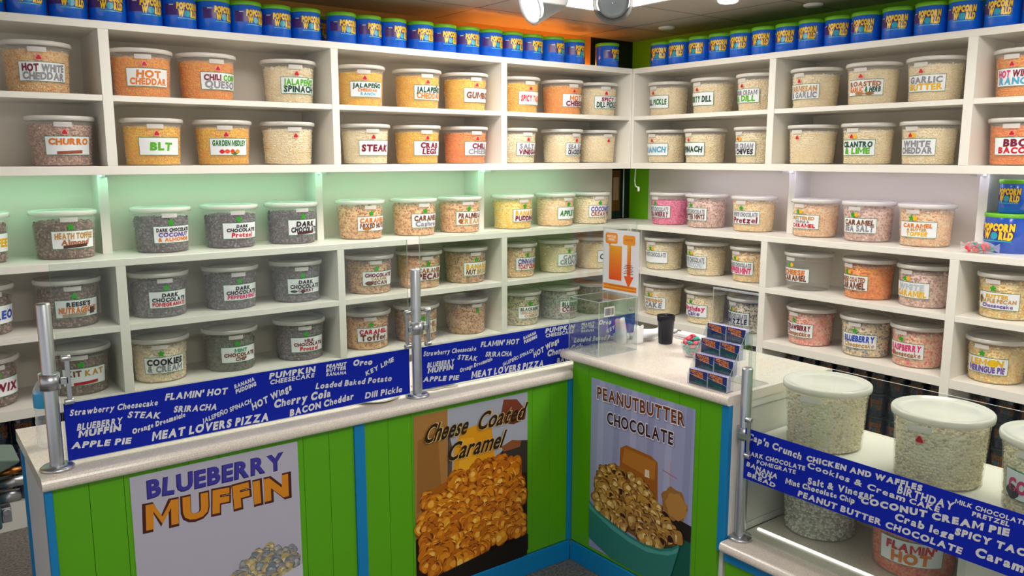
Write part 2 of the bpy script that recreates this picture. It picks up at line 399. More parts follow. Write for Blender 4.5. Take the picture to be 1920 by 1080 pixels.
# display case on the near side of the block
DC = empty('display_case', (-1.65, -2.9, 0), 'low white display case with big popcorn tubs behind glass, beside the counter block', 'display case')
part('case_body', MB().box(-1.872, -1.385, -3.45, -2.36, 0, .36), mat('E3E2DC', .45), DC)
part('ledge_board', nosed_slab(MB(), 'y', -1.925, -1.385, -3.45, -2.357, .36, .395), STONE, DC)
part('front_panel', MB().box(-1.886, -1.8725, -3.45, -2.357, .085, .318), GREEN, DC)
part('trim_strip', MB().box(-1.896, -1.8725, -3.45, -2.357, .319, .359), BLUE, DC, bevel=.002, label='bright blue strip under the ledge')
part('base_trim', MB().box(-1.899, -1.8865, -3.45, -2.357, 0, .085), BLUE, DC, bevel=.003)
part('deck_shelf', MB().box(-1.785, -1.405, -3.45, -2.357, .72, .74), WHITE, DC, bevel=.0015)
part('back_panel', MB().box(-1.405, -1.39, -3.45, -2.357, .395, .74), mat('EADFCB', .5), DC)
part('divider', MB().box(-1.76, -1.405, -3.085, -3.060, .395, .72), WHITE, DC, bevel=.0015)
part('light_track', MB().box(-1.738, -1.728, -3.45, -2.375, .395, .401), emit('FFF8EE', 1.6), DC, label='thin white light strip along the ledge')

# ================================================================== GLASS GUARDS
def pane(name, x0, x1, y0, y1, z0, z1, label):
    m = MB().box(x0, x1, y0, y1, z0, z1)
    thin_y = abs(y1 - y0) < abs(x1 - x0)
    m.m = [0] * 6                       # box faces: x0, x1, y0, y1, z0, z1 order below
    for i, ax in enumerate('xxyyzz'):
        if ax != ('y' if thin_y else 'x'): m.m[i] = 1
    me = m.mesh(name, [GLASS, GLASSEDGE]); b = Vector(((x0 + x1) / 2, (y0 + y1) / 2, z0)); me.transform(Matrix.Translation(-b)); fix_normals(me)
    o = bpy.data.objects.new(name, me); COL.objects.link(o); o.location = b
    return tag(o, label, 'glass guard')
GY = -1.485
gA = pane('glass_guard', -3.747, -2.623, GY - .003, GY + .003, .842, 1.409, 'clear glass guard above the counter with the muffin poster, between the two steel posts')
gB = pane('glass_guard', -2.571, -1.461, GY - .003, GY + .003, .842, 1.418, 'clear glass guard running from the middle post to behind the clear acrylic box')
gR = pane('glass_guard', -1.863, -1.857, -3.45, -2.397, .43, 1.067, 'clear glass guard in front of the big tubs in the display case')
BY = GY - .0035
sA = [("BLUEBERRY",-3.714,.930,-3.595,.927,.018),("MUFFIN",-3.712,.909,-3.600,.907,.017),("APPLE PIE",-3.733,.880,-3.576,.862,.017),("STEAK",-3.580,.942,-3.490,.922,.018),("SRIRACHA",-3.450,.933,-3.321,.917,.018),("Orange Dreamsicle",-3.569,.889,-3.416,.913,.014),("MEAT LOVERS PIZZA",-3.517,.858,-3.157,.850,.024),("JALEPE\u00d1O SPINACH",-3.366,.881,-3.210,.918,.014),("HOT Wings",-3.207,.893,-3.073,.939,.021),("Cherry Cola",-3.137,.888,-2.937,.891,.024),("BACON Cheddar",-3.084,.849,-2.851,.866,.021),("Dill Pickle",-2.807,.859,-2.659,.858,.021),("Loaded Baked Potato",-2.990,.926,-2.700,.906,.019),("PEANUT",-2.949,.992,-2.874,.990,.011),("BUTTER",-2.950,.978,-2.875,.976,.011),("BANANA",-2.950,.964,-2.875,.959,.011),("KEY LIME",-2.800,.940,-2.688,.977,.015),("Oreo",-2.850,.985,-2.776,.978,.019),("PUMPKIN",-3.148,.987,-2.989,.986,.018),("CHEESECAKE",-3.146,.968,-2.993,.968,.014),("BANANA",-3.261,.974,-3.196,.990,.012),("PUDDING",-3.258,.957,-3.191,.973,.012),("FLAMIN' HOT",-3.472,.975,-3.286,.962,.019),("Strawberry Cheesecake",-3.729,.976,-3.494,.964,.017)]
sR = [("Cap'n Crunch",2.407,.768,2.612,.756,.022),("CHICKEN AND WAFFLES",2.631,.760,2.993,.780,.016),("DARK CHOCOLATE",2.406,.712,2.628,.725,.014),("POMEGRATE",2.449,.693,2.596,.703,.013),("BANANA",2.409,.674,2.530,.666,.015),("NUT",2.445,.656,2.512,.652,.014),("BREAD",2.414,.640,2.524,.634,.014),("Cookies & Cream",2.635,.738,2.948,.732,.018),("Salt & Vinegar",2.640,.686,2.857,.708,.020),("Mint Chocolate Chip",2.561,.662,2.799,.675,.016),("PEANUT BUTTER CHOCOLATE",2.608,.635,3.111,.640,.018),("BIRTHDAY",2.924,.752,3.080,.754,.022),("CAKE",2.960,.734,3.044,.736,.015),("COCONUT CREAM PIE",2.818,.685,3.222,.735,.018),("Crab legs",2.922,.670,3.087,.672,.021),("MILK CHOCOLATE",3.082,.776,3.258,.777,.012),("PRETZEL",3.128,.757,3.220,.760,.012),("SPICY TACO",3.089,.690,3.289,.697,.018),("Caramel",3.144,.650,3.293,.651,.024)]
def band(o, words, x0, x1, z0, z1, place_b, place_t, dx=0.0, clip=None):
    v = [place_b(x0, z0), place_b(x1, z0), place_b(x1, z1), place_b(x0, z1)]
    t = [place_t(x0, z0), place_t(x1, z0), place_t(x1, z1), place_t(x0, z1)]
    mb = MB().add(v + t, [(3, 2, 1, 0), (4, 5, 6, 7), (0, 1, 5, 4), (1, 2, 6, 5), (2, 3, 7, 6), (3, 0, 4, 7)])
    bo = part('blue_band', mb, BAND, o)
    rng = random.Random(3)
    bolds = (.05, .07, .055, .04)
    for i, (w, a, b_, c, d, h) in enumerate(words):
        if clip and c + dx > clip: continue
        tx = MB(); put(tx, w, lambda u, z: place_t(u, z, .0006), (a + dx, b_), (c + dx, d), h, 0, bolds[i % 4], .10, .18, .04, rng)
        part('lettering', tx, SILVER, bo, norm=False)
pbA = lambda u, z: (u, GY - .0032, z); ptA = lambda u, z, e=0: (u, GY - .0045 - e, z)
band(gA, sA, -3.742, -2.625, .845, 1.013, pbA, ptA)
band(gB, sA, -2.573, -1.463, .850, 1.010, pbA, ptA, 1.1635)
pbR = lambda u, z: (-1.8632, -u, z); ptR = lambda u, z, e=0: (-1.8645 - e, -u, z)
band(gR, sR, 2.399, 3.45, .627, .803, pbR, ptR)

def post(x, y, z0, z1, clamps, label, side):
    e = empty('guard_post', (x, y, z0), label, 'guard post', 'steel posts of the glass guards')
    part('pole', MB().lathe([(.0185, .006), (.0185, z1 - z0 - .004), (.0165, z1 - z0), (.001, z1 - z0)], 28, (x, y, z0)), CHROME, e)
    part('base_disc', MB().lathe([(.001, 0), (.044, 0), (.044, .006), (.038, .011), (.019, .012)], 36, (x, y, z0)), CHROME, e)
    for cz in clamps:
        part('clamp_collar', MB().lathe([(.0188, -.022), (.026, -.022), (.026, .022), (.0188, .022)], 24, (x, y, cz)), CHROME, e)
        for (sx, sy) in side:
            b = MB(); ux, uy = sx, sy
            cx, cy = x + ux * .044, y + uy * .044
            off = (-.012 if abs(ux) > abs(uy) else 0, 0)
            # upright plate beside the pane, arm to the collar, two pegs
            if abs(ux) > .5:
                b.box(min(x + ux * .024, cx), max(x + ux * .024, cx), y - .016, y - .008, cz - .010, cz + .010)
                b.box(cx - .006, cx + .006, y - .016, y - .006, cz - .064, cz + .064)
                pegs = [((cx - ux * .014, y - .011, cz + s * .062), (cx + ux * .010, y - .011, cz + s * .062)) for s in (-1, 1)]
            else:
                b.box(x - .040, x - .034, min(y + uy * .0, cy), max(y, cy), cz - .010, cz + .010)
                b.box(x - .042, x - .033, cy - .006, cy + .006, cz - .064, cz + .064)
                pegs = [((x - .038, cy - uy * .014, cz + s * .062), (x - .038, cy + uy * .010, cz + s * .062)) for s in (-1, 1)]
            part('glass_clip', b, CHROME, e, bevel=.0015)
            for p0, p1 in pegs: part('clip_peg', MB().cyl(p0, p1, .009, 16), CHROME, e, bevel=.002)
    return e
post(-3.771, -1.496, .832, 1.305, [1.085], 'steel guard post on the worktop beside the water bottle', [(1, 0)])
post(-2.597, -1.496, .832, 1.302, [1.088], 'steel guard post in the middle of the counter between the two glass panes', [(-1, 0), (1, 0)])
post(-1.838, -2.377, .395, 1.001, [.775], 'steel guard post standing on the display case ledge', [(0, -1)])

# ================================================================== POSTERS ON THE COUNTER FRONTS
def disc_pts(cx, cy, r, rng, lobes=5, n=24, squash=1.0):
    ph = rng.uniform(0, 6.28); am = rng.uniform(.05, .14)
    return [(cx + r * (1 + am * math.sin(lobes * 2 * PI * k / n + ph)) * math.cos(2 * PI * k / n), cy + squash * r * (1 + am * math.sin(lobes * 2 * PI * k / n + ph)) * math.sin(2 * PI * k / n)) for k in range(n)]
def inside(p, poly):
    c = False; n = len(poly)
    for i in range(n):
        (x0, y0), (x1, y1) = poly[i], poly[(i + 1) % n]
        if (y0 > p[1]) != (y1 > p[1]) and p[0] < (x1 - x0) * (p[1] - y0) / (y1 - y0) + x0: c = not c
    return c
class Print:
    """flat printed artwork: thin layers of plain colour on a sheet"""
    def __init__(s, place): s.mb = MB(); s.place = place; s.mats = []; s.k = 0
    def mi(s, h):
        m = mat(h, .32)
        if m not in s.mats: s.mats.append(m)
        return s.mats.index(m)
    def poly(s, pts, h):
        s.k += 1; n = len(pts); e = s.k * .000004
        s.mb.add([s.place(u, v, e) for u, v in pts], [tuple(range(n))], s.mi(h))
    def line(s, text, p0, p1, cap, h, **k):
        s.k += 8; e = s.k * .000004
        put(s.mb, text, lambda u, v: s.place(u, v, e), p0, p1, cap, s.mi(h), **k)
    def kernels(s, poly, n, r, pals, rng, bits=None):
        us = [p[0] for p in poly]; vs = [p[1] for p in poly]; L = []
        while len(L) < n:
            p = (rng.uniform(min(us), max(us)), rng.uniform(min(vs), max(vs)))
            if inside(p, poly): L.append(p)
        L.sort(key=lambda p: -p[1])
        for p in L:
            rr = r * rng.uniform(.7, 1.2); dk, md, lt, hi = rng.choice(pals)
            s.poly(disc_pts(p[0], p[1], rr * 1.05, rng, rng.choice((3, 4, 5))), dk)
            s.poly(disc_pts(p[0] - rr * .05, p[1] + rr * .06, rr * .97, rng, rng.choice((3, 4, 5))), md)
            for q in range(3):
                a = rng.uniform(0, 6.28); t = rr * .42
                s.poly(disc_pts(p[0] + t * math.cos(a), p[1] + t * math.sin(a), rr * .42, rng, 3, 12), lt if q < 2 else hi)
            if bits and rng.random() < bits[1]: s.poly(disc_pts(p[0] + rr * .2, p[1], rr * .6, rng, 3, 12), bits[0])
def poster(name, place3, u0, u1, v0, v1, paper, label):
    P = lambda u, v, e=0: place3(u, v, e)
    b = [P(u0, v0, 0), P(u1, v0, 0), P(u1, v1, 0), P(u0, v1, 0)]; t = [P(u0, v0, .0015), P(u1, v0, .0015), P(u1, v1, .0015), P(u0, v1, .0015)]
    mb = MB().add(b + t, [(3, 2, 1, 0), (4, 5, 6, 7), (0, 1, 5, 4), (1, 2, 6, 5), (2, 3, 7, 6), (3, 0, 4, 7)])
    base = P((u0 + u1) / 2, v0, 0)
    o = solo(name, mb, mat(paper, .32), label, 'poster', base)
    pr = Print(lambda u, v, e: P(u, v, .0016 + e))
    return o, pr
def finish(o, pr):
    x = part('printed_picture', pr.mb, pr.mats, o, norm=False); return x
pyL = lambda u, v, e=0: (u, -1.5455 - e, v)
pxR = lambda u, v, e=0: (-1.8865 - e, -u, v)
rng = random.Random(11)
o, pr = poster('poster', pyL, -3.598, -3.085, .02, .778, 'B9B6C8', 'white poster reading BLUEBERRY MUFFIN on the green counter')
def comic(pr, text, p0, p1, cap, fill, line, grow, bold, jit, seed, shear=0.0, fill2=None):
    for h, b in ((line, bold + grow), (fill, bold)):
        pr.line(text, p0, p1, cap, h, bold=b, gap=.07 - 2 * (b - bold) + .05, shear=shear, jit=jit, rng=random.Random(seed))
pr.line('BLUEBERRY', (-3.556, .703), (-3.135, .697), .052, '241A66', bold=.055, gap=.05, shear=.05, jit=.06, rng=random.Random(2))
pr.line('BLUEBERRY', (-3.553, .705), (-3.139, .699), .050, '3B35A0', bold=.035, gap=.09, shear=.05, jit=.06, rng=random.Random(2))
pr.line('MUFFIN', (-3.572, .606), (-3.112, .600), .074, '4A1A12', bold=.090, gap=.04, jit=.05, rng=random.Random(4))
pr.line('MUFFIN', (-3.562, .610), (-3.122, .604), .068, 'D98A1A', bold=.055, gap=.115, jit=.05, rng=random.Random(4))
pile = [(-3.335, .36), (-3.30, .40), (-3.25, .42), (-3.20, .452), (-3.15, .42), (-3.115, .415), (-3.105, .38), (-3.105, .33), (-3.2, .31), (-3.33, .30)]
pale = [('5E6068', '8A8D92', 'A3A6A8', 'B9BAB6'), ('8C7A54', 'B9A36C', 'CDBB8C', 'DDD0AC'), ('55606E', '76828E', '98A2A8', 'B4BAB8')]
pr.kernels(pile, 120, .017, pale, rng)
pr.poly([(-3.335, .30), (-3.20, .318), (-3.0855, .352), (-3.0855, .05), (-3.2, .03), (-3.30, .12)], 'C9C6D4')
finish(o, pr)

o, pr = poster('poster', pyL, -2.646, -2.121, .08, .775, 'A9AEBC', 'poster reading Cheese Coated Caramel with orange popcorn')
A = pr.poly
A([(-2.646, .08), (-2.121, .08), (-2.121, .50), (-2.646, .50)], '2A1408')
A([(-2.646, .30), (-2.506, .42), (-2.500, .775), (-2.646, .775)], 'A8783C')
A([(-2.640, .40), (-2.53, .46), (-2.545, .70), (-2.63, .68)], '96662E')
A([(-2.506, .42), (-2.486, .46), (-2.480, .62), (-2.500, .70)], '5C4A3C')
A([(-2.486, .45), (-2.285, .45), (-2.285, .55), (-2.297, .66), (-2.36, .69), (-2.44, .68), (-2.470, .62)], 'E09A16')
A([(-2.46, .47), (-2.36, .47), (-2.38, .64), (-2.44, .65)], 'EBA922')
A([(-2.282, .46), (-2.121, .44), (-2.121, .575), (-2.20, .59), (-2.275, .54)], '34302E')
A([(-2.262, .674), (-2.240, .765), (-2.175, .755), (-2.128, .70), (-2.135, .665), (-2.19, .655)], '7C3A22')
A([(-2.252, .575), (-2.20, .592), (-2.152, .580), (-2.16, .555), (-2.24, .553)], '8C5230')
pile = [(-2.618, .43), (-2.58, .48), (-2.47, .505), (-2.41, .52), (-2.33, .545), (-2.28, .52), (-2.213, .52), (-2.150, .49), (-2.150, .19), (-2.24, .19), (-2.35, .165), (-2.50, .16), (-2.610, .16), (-2.618, .25)]
oran = [('7A3A06', 'C9740E', 'DE8F1C', 'F0B040'), ('8A4A08', 'D68612', 'E8A22A', 'F4C25A'), ('6C3206', 'B8640C', 'D07F18', 'E79C34')]
A(pile, 'A85C0C')
pr.kernels(pile, 300, .029, oran, rng)
A([(-2.646, .08), (-2.15, .08), (-2.121, .11), (-2.121, .178), (-2.35, .160), (-2.50, .142), (-2.646, .125)], '19120E')
for h, bo, e in (('D9B870', .05, .0), ('2A140A', .022, .0)):
    for w, a, c in (('Cheese', (-2.612, .668), (-2.422, .668)), ('Coated', (-2.375, .670), (-2.150, .670)), ('Caramel', (-2.512, .577), (-2.255, .577))):
        pr.line(w, a, c, .066, h, bold=bo, gap=.02 - (bo - .022) * 2 + .03, shear=.42)
finish(o, pr)

o, pr = poster('poster', pxR, 1.668, 2.204, .10, .822, '9AA0C6', 'poster reading PEANUTBUTTER CHOCOLATE on the taller green block')
A = pr.poly
for k in range(6): A([(1.70 + k * .09, .35), (1.735 + k * .09, .35), (1.745 + k * .09, .822), (1.715 + k * .09, .822)], '8D94BC' if k % 2 else 'A7ACCF')
A([(1.835, .40), (2.04, .40), (2.034, .575), (2.00, .590), (1.87, .595), (1.837, .575)], '9A5A1E')
A([(1.850, .52), (2.02, .50), (2.025, .575), (1.86, .582)], 'B0722C')
A([(1.970, .50), (1.995, .50), (1.993, .53), (1.972, .53)], 'E0D0B8')
A([(2.095, .47), (2.100, .47), (2.100, .60), (2.095, .60)], 'B89A8C')
A([(2.06, .552), (2.13, .540), (2.13, .544), (2.06, .556)], 'B06A78')
A([(2.03, .40), (2.204, .36), (2.204, .10), (2.03, .10)], '0F5A4C')
A([(2.03, .40), (2.204, .385), (2.204, .32), (2.05, .33)], '201810')
A(disc_pts(2.12, .44, .062, rng, 7, 24), '9A6A36'); A(disc_pts(2.13, .435, .05, rng, 7, 24), 'B5823F')
pile = [(1.695, .29), (1.695, .40), (1.72, .435), (1.775, .470), (1.829, .487), (1.911, .475), (2.00, .44), (2.06, .375), (2.14, .335), (2.150, .29), (2.05, .245), (1.93, .24), (1.81, .255)]
pb = [('4C2C10', 'A87E3C', 'C8A25A', 'DCC084'), ('5A3616', 'B88A3C', 'D4B062', 'E6CC90'), ('40240E', '96682E', 'B8904C', 'CDAF74')]
A(pile, '7A5626')
pr.kernels(pile, 170, .027, pb, rng, ('321A14', .28))
A([(1.668, .300), (1.72, .272), (1.814, .252), (1.90, .236), (1.98, .232), (2.06, .244), (2.12, .270), (2.152, .298), (2.156, .286), (2.148, .262), (2.106, .12), (2.09, .10), (1.80, .10), (1.668, .14)], '2E7C74')
A([(1.668, .290), (1.72, .262), (1.814, .242), (1.90, .226), (1.98, .222), (2.06, .232), (2.12, .258), (2.150, .284), (2.146, .262), (2.10, .232), (2.0, .205), (1.90, .208), (1.80, .225), (1.668, .268)], '4FA096')
for txt, a, c, cap, fill, seed in (('PEANUTBUTTER', (1.703, .744), (2.163, .750), .048, '6E3416', 5), ('CHOCOLATE', (1.762, .656), (2.112, .664), .046, '2A1220', 6)):
    pr.line(txt, a, c, cap * 1.04, 'E8E2EC', bold=.070, gap=.03, jit=.05, rng=random.Random(seed))
    pr.line(txt, (a[0] + .003, a[1] + .001), (c[0] - .003, c[1] + .001), cap, fill, bold=.03, gap=.12, jit=.05, rng=random.Random(seed))
finish(o, pr)

# ================================================================== POPCORN TUBS
TH = .200
def rt(z): return .1205 + .0105 * z / TH          # outer radius of a tub's wall
TUBM = MB().lathe([(.001, .0), (.112, 0), (.1205, .004), (.131, TH - .006), (.1345, TH)], 48)
TUBM.lathe([(rt(.176) + .0006, .176), (rt(.176) + .0022, .178), (rt(.176) + .0006, .180)], 48)
TUB_ME = TUBM.mesh('tub', TUB); fix_normals(TUB_ME)
TUBF_ME = TUBM.mesh('tub', TUBFROST); fix_normals(TUBF_ME)
LIDM = MB().lathe([(.1352, TH - .002), (.1400, TH - .003), (.1412, TH + .006), (.1405, TH + .014), (.137, TH + .0175), (.131, TH + .0175), (.1275, TH + .0125), (.100, TH + .012), (.092, TH + .0145), (.001, TH + .0145)], 56)
LID_ME = LIDM.mesh('lid', LID)
def wrap(a0, r_off):
    """point on a tub's wall: u metres around to the viewer's right, v up"""
    def f(u, v, e=0):
        r = rt(v) + r_off + e; a = a0 + u / .126
        return (r * math.cos(a), r * math.sin(a), v)
    return f
def patch(mb, f, u0, u1, v0, v1, n=10, mi=0, e=0.0, rows=1):
    v = []; fs = []
    for j in range(rows + 1):
        for i in range(n + 1): v.append(f(u0 + (u1 - u0) * i / n, v0 + (v1 - v0) * j / rows, e))
    for j in range(rows):
        for i in range(n): q = j * (n + 1) + i; fs.append((q, q + 1, q + n + 2, q + n + 1))
    mb.add(v, fs, mi, True); return mb
tabm = patch(MB(), wrap(0, .0032), -.034, .034, .170, .190, 8, 0)
patch(tabm, wrap(0, .0012), .034, -.034, .170, .190, 8, 0)
TAB_ME = tabm.mesh('latch_tab', TAB)
CARD_M = [mat('3E8A5A', .45), mat('EDF1F4', .35)]
cardm = patch(MB(), wrap(0, .0007), -.0985, .0985, .048, .1305, 14, 0); patch(cardm, wrap(0, .0012), -.096, .096, .0505, .128, 14, 1)
CARD_ME = cardm.mesh('label_card', CARD_M)
def blob(f, cx, cy, r, lobes, amp, n=24, mi=0, e=0.0, mb=None, rot=PI / 2, sx=1.0):
    mb = mb or MB(); pts = [f(cx, cy, e)]
    for k in range(n):
        a = 2 * PI * k / n; q = r * (1 + amp * math.cos(lobes * (a - rot))); pts.append(f(cx + q * sx * math.cos(a), cy + q * math.sin(a), e))
    mb.add(pts, [(0, 1 + k, 1 + (k + 1) % n) for k in range(n)], mi); return mb
def sticker_mesh(kind):
    f = wrap(0, .0012); mb = MB()
    if 'r' in kind:
        x = -.008 if len(kind) > 1 else 0
        blob(f, x, .147, .0125, 3, .12, mi=0, mb=mb); blob(f, x, .147, .0095, 3, .22, mi=1, e=.0006, mb=mb)
    if 'g' in kind:
        x = -.010 if len(kind) > 1 else 0
        blob(f, x, .147, .0125, 5, .28, n=30, mi=2, mb=mb)
    if 'y' in kind: blob(f, .010, .147, .0115, 6, .14, n=30, mi=3, e=.0003, mb=mb)
    return mb.mesh('sticker', [mat('F2A09A', .4), mat('C2141E', .4), mat('2FA31E', .4), mat('F2B414', .4)])
STK = {k: sticker_mesh(k) for k in ('r', 'g', 'ry', 'gy')}

def ico():
    t = (1 + 5 ** .5) / 2
    v = [Vector(p).normalized() for p in ((-1, t, 0), (1, t, 0), (-1, -t, 0), (1, -t, 0), (0, -1, t), (0, 1, t), (0, -1, -t), (0, 1, -t), (t, 0, -1), (t, 0, 1), (-t, 0, -1), (-t, 0, 1))]
    f = [(0, 11, 5), (0, 5, 1), (0, 1, 7), (0, 7, 10), (0, 10, 11), (1, 5, 9), (5, 11, 4), (11, 10, 2), (10, 7, 6), (7, 1, 8), (3, 9, 4), (3, 4, 2), (3, 2, 6), (3, 6, 8), (3, 8, 9), (4, 9, 5), (2, 4, 11), (6, 2, 10), (8, 6, 7), (9, 8, 1)]
    return v, f
IV, IF = ico()
def heap(size, fill, flake, seed):
    """popcorn packed against the wall of a tub"""
    rg = random.Random(seed); mb = MB()
    mb.lathe([(.001, .004), (.111, .004), (rt(fill) - .0085, fill - .006), (.001, fill - .006)], 32)
    def kernel(c):
        sx, sy, sz = (size * .5 * rg.uniform(.75, 1.2) for _ in range(3))
        if flake: sz *= rg.uniform(.5, 1.0); sx *= rg.uniform(.8, 1.35)
        M = Matrix.Rotation(rg.uniform(0, 6.28), 3, 'Z') @ Matrix.Rotation(rg.uniform(0, 6.28), 3, 'X')
        j = .28 if flake else .12
        mb.add([c + M @ Vector((p.x * sx * (1 + rg.uniform(-j, j)), p.y * sy * (1 + rg.uniform(-j, j)), p.z * sz)) for p in IV], IF, 0, True)
    z = .004 + size * .5
    while z < fill:
        n = int(2 * PI * rt(z) / (size * .86)); ph = rg.random()
        for k in range(n):
            a = 2 * PI * (k + ph + rg.uniform(-.25, .25)) / n; r = rt(z) - .0015 - size * .55 - rg.uniform(0, size * .25)
            zz = z + rg.uniform(-.25, .25) * size
            if z > fill - size * 1.6: zz += rg.uniform(-.6, .5) * size
            kernel(Vector((r * math.cos(a), r * math.sin(a), zz)))
        z += size * .80
    r = .115 - size
    while r > size:
        n = int(2 * PI * r / (size * 1.1))
        for k in range(n):
            a = 2 * PI * (k + rg.uniform(-.3, .3)) / n
            kernel(Vector((r * math.cos(a), r * math.sin(a), fill - size * .4 + rg.uniform(-.2, .2) * size)))
        r -= size * 1.05
    return mb
HEAPS = {'c': heap(.0165, .174, False, 1), 'd': heap(.0120, .182, True, 2), 's': heap(.0140, .166, False, 3), 'w': heap(.0115, .176, True, 4)}
PAL = {  # colours of the kernels, by flavour
 'cheddar': ('orange', ['F0A22A', 'DA8616', 'FFBC44', 'EA9420']), 'yellow': ('yellow', ['F8BC28', 'ECAA16', 'FFD858', 'FCC83C']),
 'white': ('pale', ['F4E0B4', 'E8D09C', 'FDF2D4', 'EFDCAE']), 'tan': ('light orange', ['DDA65E', 'C98E48', 'E8C48C', 'D8B080']),
 'churro': ('pinkish brown', ['A98474', '8F6C5E', 'C3A293', '9C7A6C']), 'dark': ('dark', ['524C58', '655F6C', '423C48', '736D7C']),
 'toffee': ('brown', ['6A5048', '82665A', '553E38', '947A6C']), 'caramel': ('caramel', ['CF9A66', 'B67E4C', 'E0B686', 'A9703F']),
 'brown': ('brown', ['B58458', '9A6A44', 'CBA27A', '865A3A']), 'gold': ('yellow', ['EFD070', 'E2BE56', 'F8E39A', 'D9AE48']),
 'apple': ('pale orange', ['EEC98E', 'DFB474', 'F8E0B4', 'E6BE82']), 'cream': ('cream', ['ECDAB0', 'DCC590', 'F8EACA', 'E4D09E']),
 'ghost': ('grey green', ['A39B80', '83857A', 'C8B88E', '6E7068']), 'blue': ('blue grey', ['8C9894', '76838A', 'B2B4A4', '5E6A74']),
 'pink': ('pink', ['F77FAB', 'EA5F95', 'FFA9C8', 'F2739F']), 'mauve': ('dusty pink', ['BE9C92', 'A88278', 'D2B6AA', 'B58E84']),
 'rose': ('pale caramel', ['E3B98C', 'D19E70', 'F0D3AC', 'DCAA7C']), 'orange': ('deep orange', ['DB8238', 'BF6426', 'EAA052', 'C9702A']),
 'straw': ('pink and cream', ['E8C6A0', 'DE8C80', 'E8A898', 'D8746C']), 'berry': ('blue grey and cream', ['D2BC96', '8E9092', 'DFCAA4', '74787E']),
 'rasp': ('pink and cream', ['E4AE98', 'DC7C7C', 'EAC8A0', 'D2686C']), 'lemon': ('yellow', ['EBCB7C', 'DDB65E', 'F6E0A4', 'D2A64E']),
 'driz': ('grey and cream', ['BDAE98', '8C8478', 'D9CCB0', '6A645E']), 'cookie': ('cream', ['E8D6AE', 'D3BCA8', 'F2E6C8', 'CBB494']),
 'fluff': ('speckled white', ['FFF2D2', 'F4E6C2', 'D8CDB4', 'FFF8E4', 'B8AC98', 'F8ECCA']), 'grey': ('speckled grey white', ['E6E2D2', 'C9C6B6', 'A3A298', 'F2F0E6', '8E8E86']),
 'flamin': ('red orange', ['E88468', 'D8664E', 'F2A084', 'C9543E']), 'bbq': ('orange', ['F08C32', 'DC7420', 'FBA852', 'E67F2A']),
 'mint': ('dark', ['5A4A46', '6E605A', '466050', '443634']), 'purple': ('brown', ['8A7468', '9C8678', '74605A', 'AE9A88']) }
_PM = {}; _HM = {}
def popcorn(pal, kind):
    if pal not in _PM: _PM[pal] = popcorn_mat(pal, PAL[pal][1])
    if (pal, kind) not in _HM: _HM[(pal, kind)] = HEAPS[kind].mesh('popcorn', _PM[pal])
    return _HM[(pal, kind)]
CC = dict(k='1C1A20', m='7A1030', g='2A7A34', l='58B01C', d='0E4A36', o='DE7A1C', y='E6B41A', e='8C8C94', b='7A4424', r='C61C28', p='DC3C78', u='2C52B4', v='6C50A0', t='C4964E', s='5AA6C8', w='B9C4CC', n='A86A3C')
def lettering(lines, pics, seed):
    """printed words and little pictures of one label, wrapped on the tub"""
    mb = MB(); mats = []; rg = random.Random(seed); f = wrap(0, .0027)
    def mi(c):
        m = mat(CC.get(c, c), .4)
        if m not in mats: mats.append(m)
        return mats.index(m)
    free = .062 - (.026 if pics and pics[0] == '_' else 0)
    top = .1205; tot = sum(h for _, _, h in lines) or 1; gap = .005
    hh = [(free - gap * (len(lines) - 1)) * h / max(tot, .8) for _, _, h in lines]
    hh = [min(h, .025 if pics and pics[0] == ('_',) else .034) for h in hh]; used = sum(hh) + gap * (len(hh) - 1)
    v = top - (0 if pics and pics[0] == ('_',) else (free - used) / 2) - .001
    for (txt, c, _), h in zip(lines, hh):
        cs = c if len(c) > 1 and ' ' in txt and len(c) == len(txt.split()) else None
        out, ln = layout(txt, .035, .10)
        w = min(.168, ln * h / .70 * 1.02, ) if len(txt) > 3 else min(.12, ln * h / .70 * 1.1)
        if cs:
            x = -w / 2; words = txt.split(); sizes = [layout(t, .035, .10)[1] for t in words]; k = w / (sum(sizes) + .36 * (len(words) - 1))
            for t, cc, sz in zip(words, cs, sizes):
                put(mb, t, lambda u, vv: f(u, vv), (x, v - h), (x + sz * k, v - h), h, mi(cc), .055, .06, .06, .10, rg); x += (sz + .36) * k
        else:
            put(mb, txt, lambda u, vv: f(u, vv), (-w / 2, v - h), (w / 2, v - h), h, mi(c if len(c) == 6 else c[0]), .055, .06, .06, .10, rg)
        v -= h + gap
    for p in (pics or []):
        if p[0] == '_': continue
        kind, cx, cy, a, b_, c = p
        if kind == 'bar': patch(mb, lambda u, v, e: f(u, v + .05 * (u - cx), e), cx - a, cx + a, cy - b_, cy + b_, 10, mi(c), .0002)
        else: blob(f, cx, cy, b_, 4, .06, mi=mi(c), mb=mb, sx=a / b_)
    return (mb, mats) if mb.v else None
BAR = lambda c: [('_',), ('bar', 0, .0605, .052, .007, c)]
ROWNAME = {('L', 'u1'): 'top row on the orange wall', ('L', 'u2'): 'second row on the orange wall', ('R', 'u1'): 'top row on the green wall', ('R', 'u2'): 'second row on the green wall',
 ('L', 'g'): 'open row on the orange wall', ('L', 'm'): 'fourth row on the orange wall', ('L', 'b'): 'lowest row on the orange wall',
 ('R', 'g'): 'open row on the green wall', ('R', 'm'): 'fourth row on the green wall', ('R', 'b'): 'lowest row on the green wall'}
DEPTH = {'u1': .17, 'u2': .17, 'g': .225, 'm': .18, 'b': .18}; HT = {'u1': ZM, 'u2': ZB, 'g': Z1, 'm': Z2, 'b': Z3}
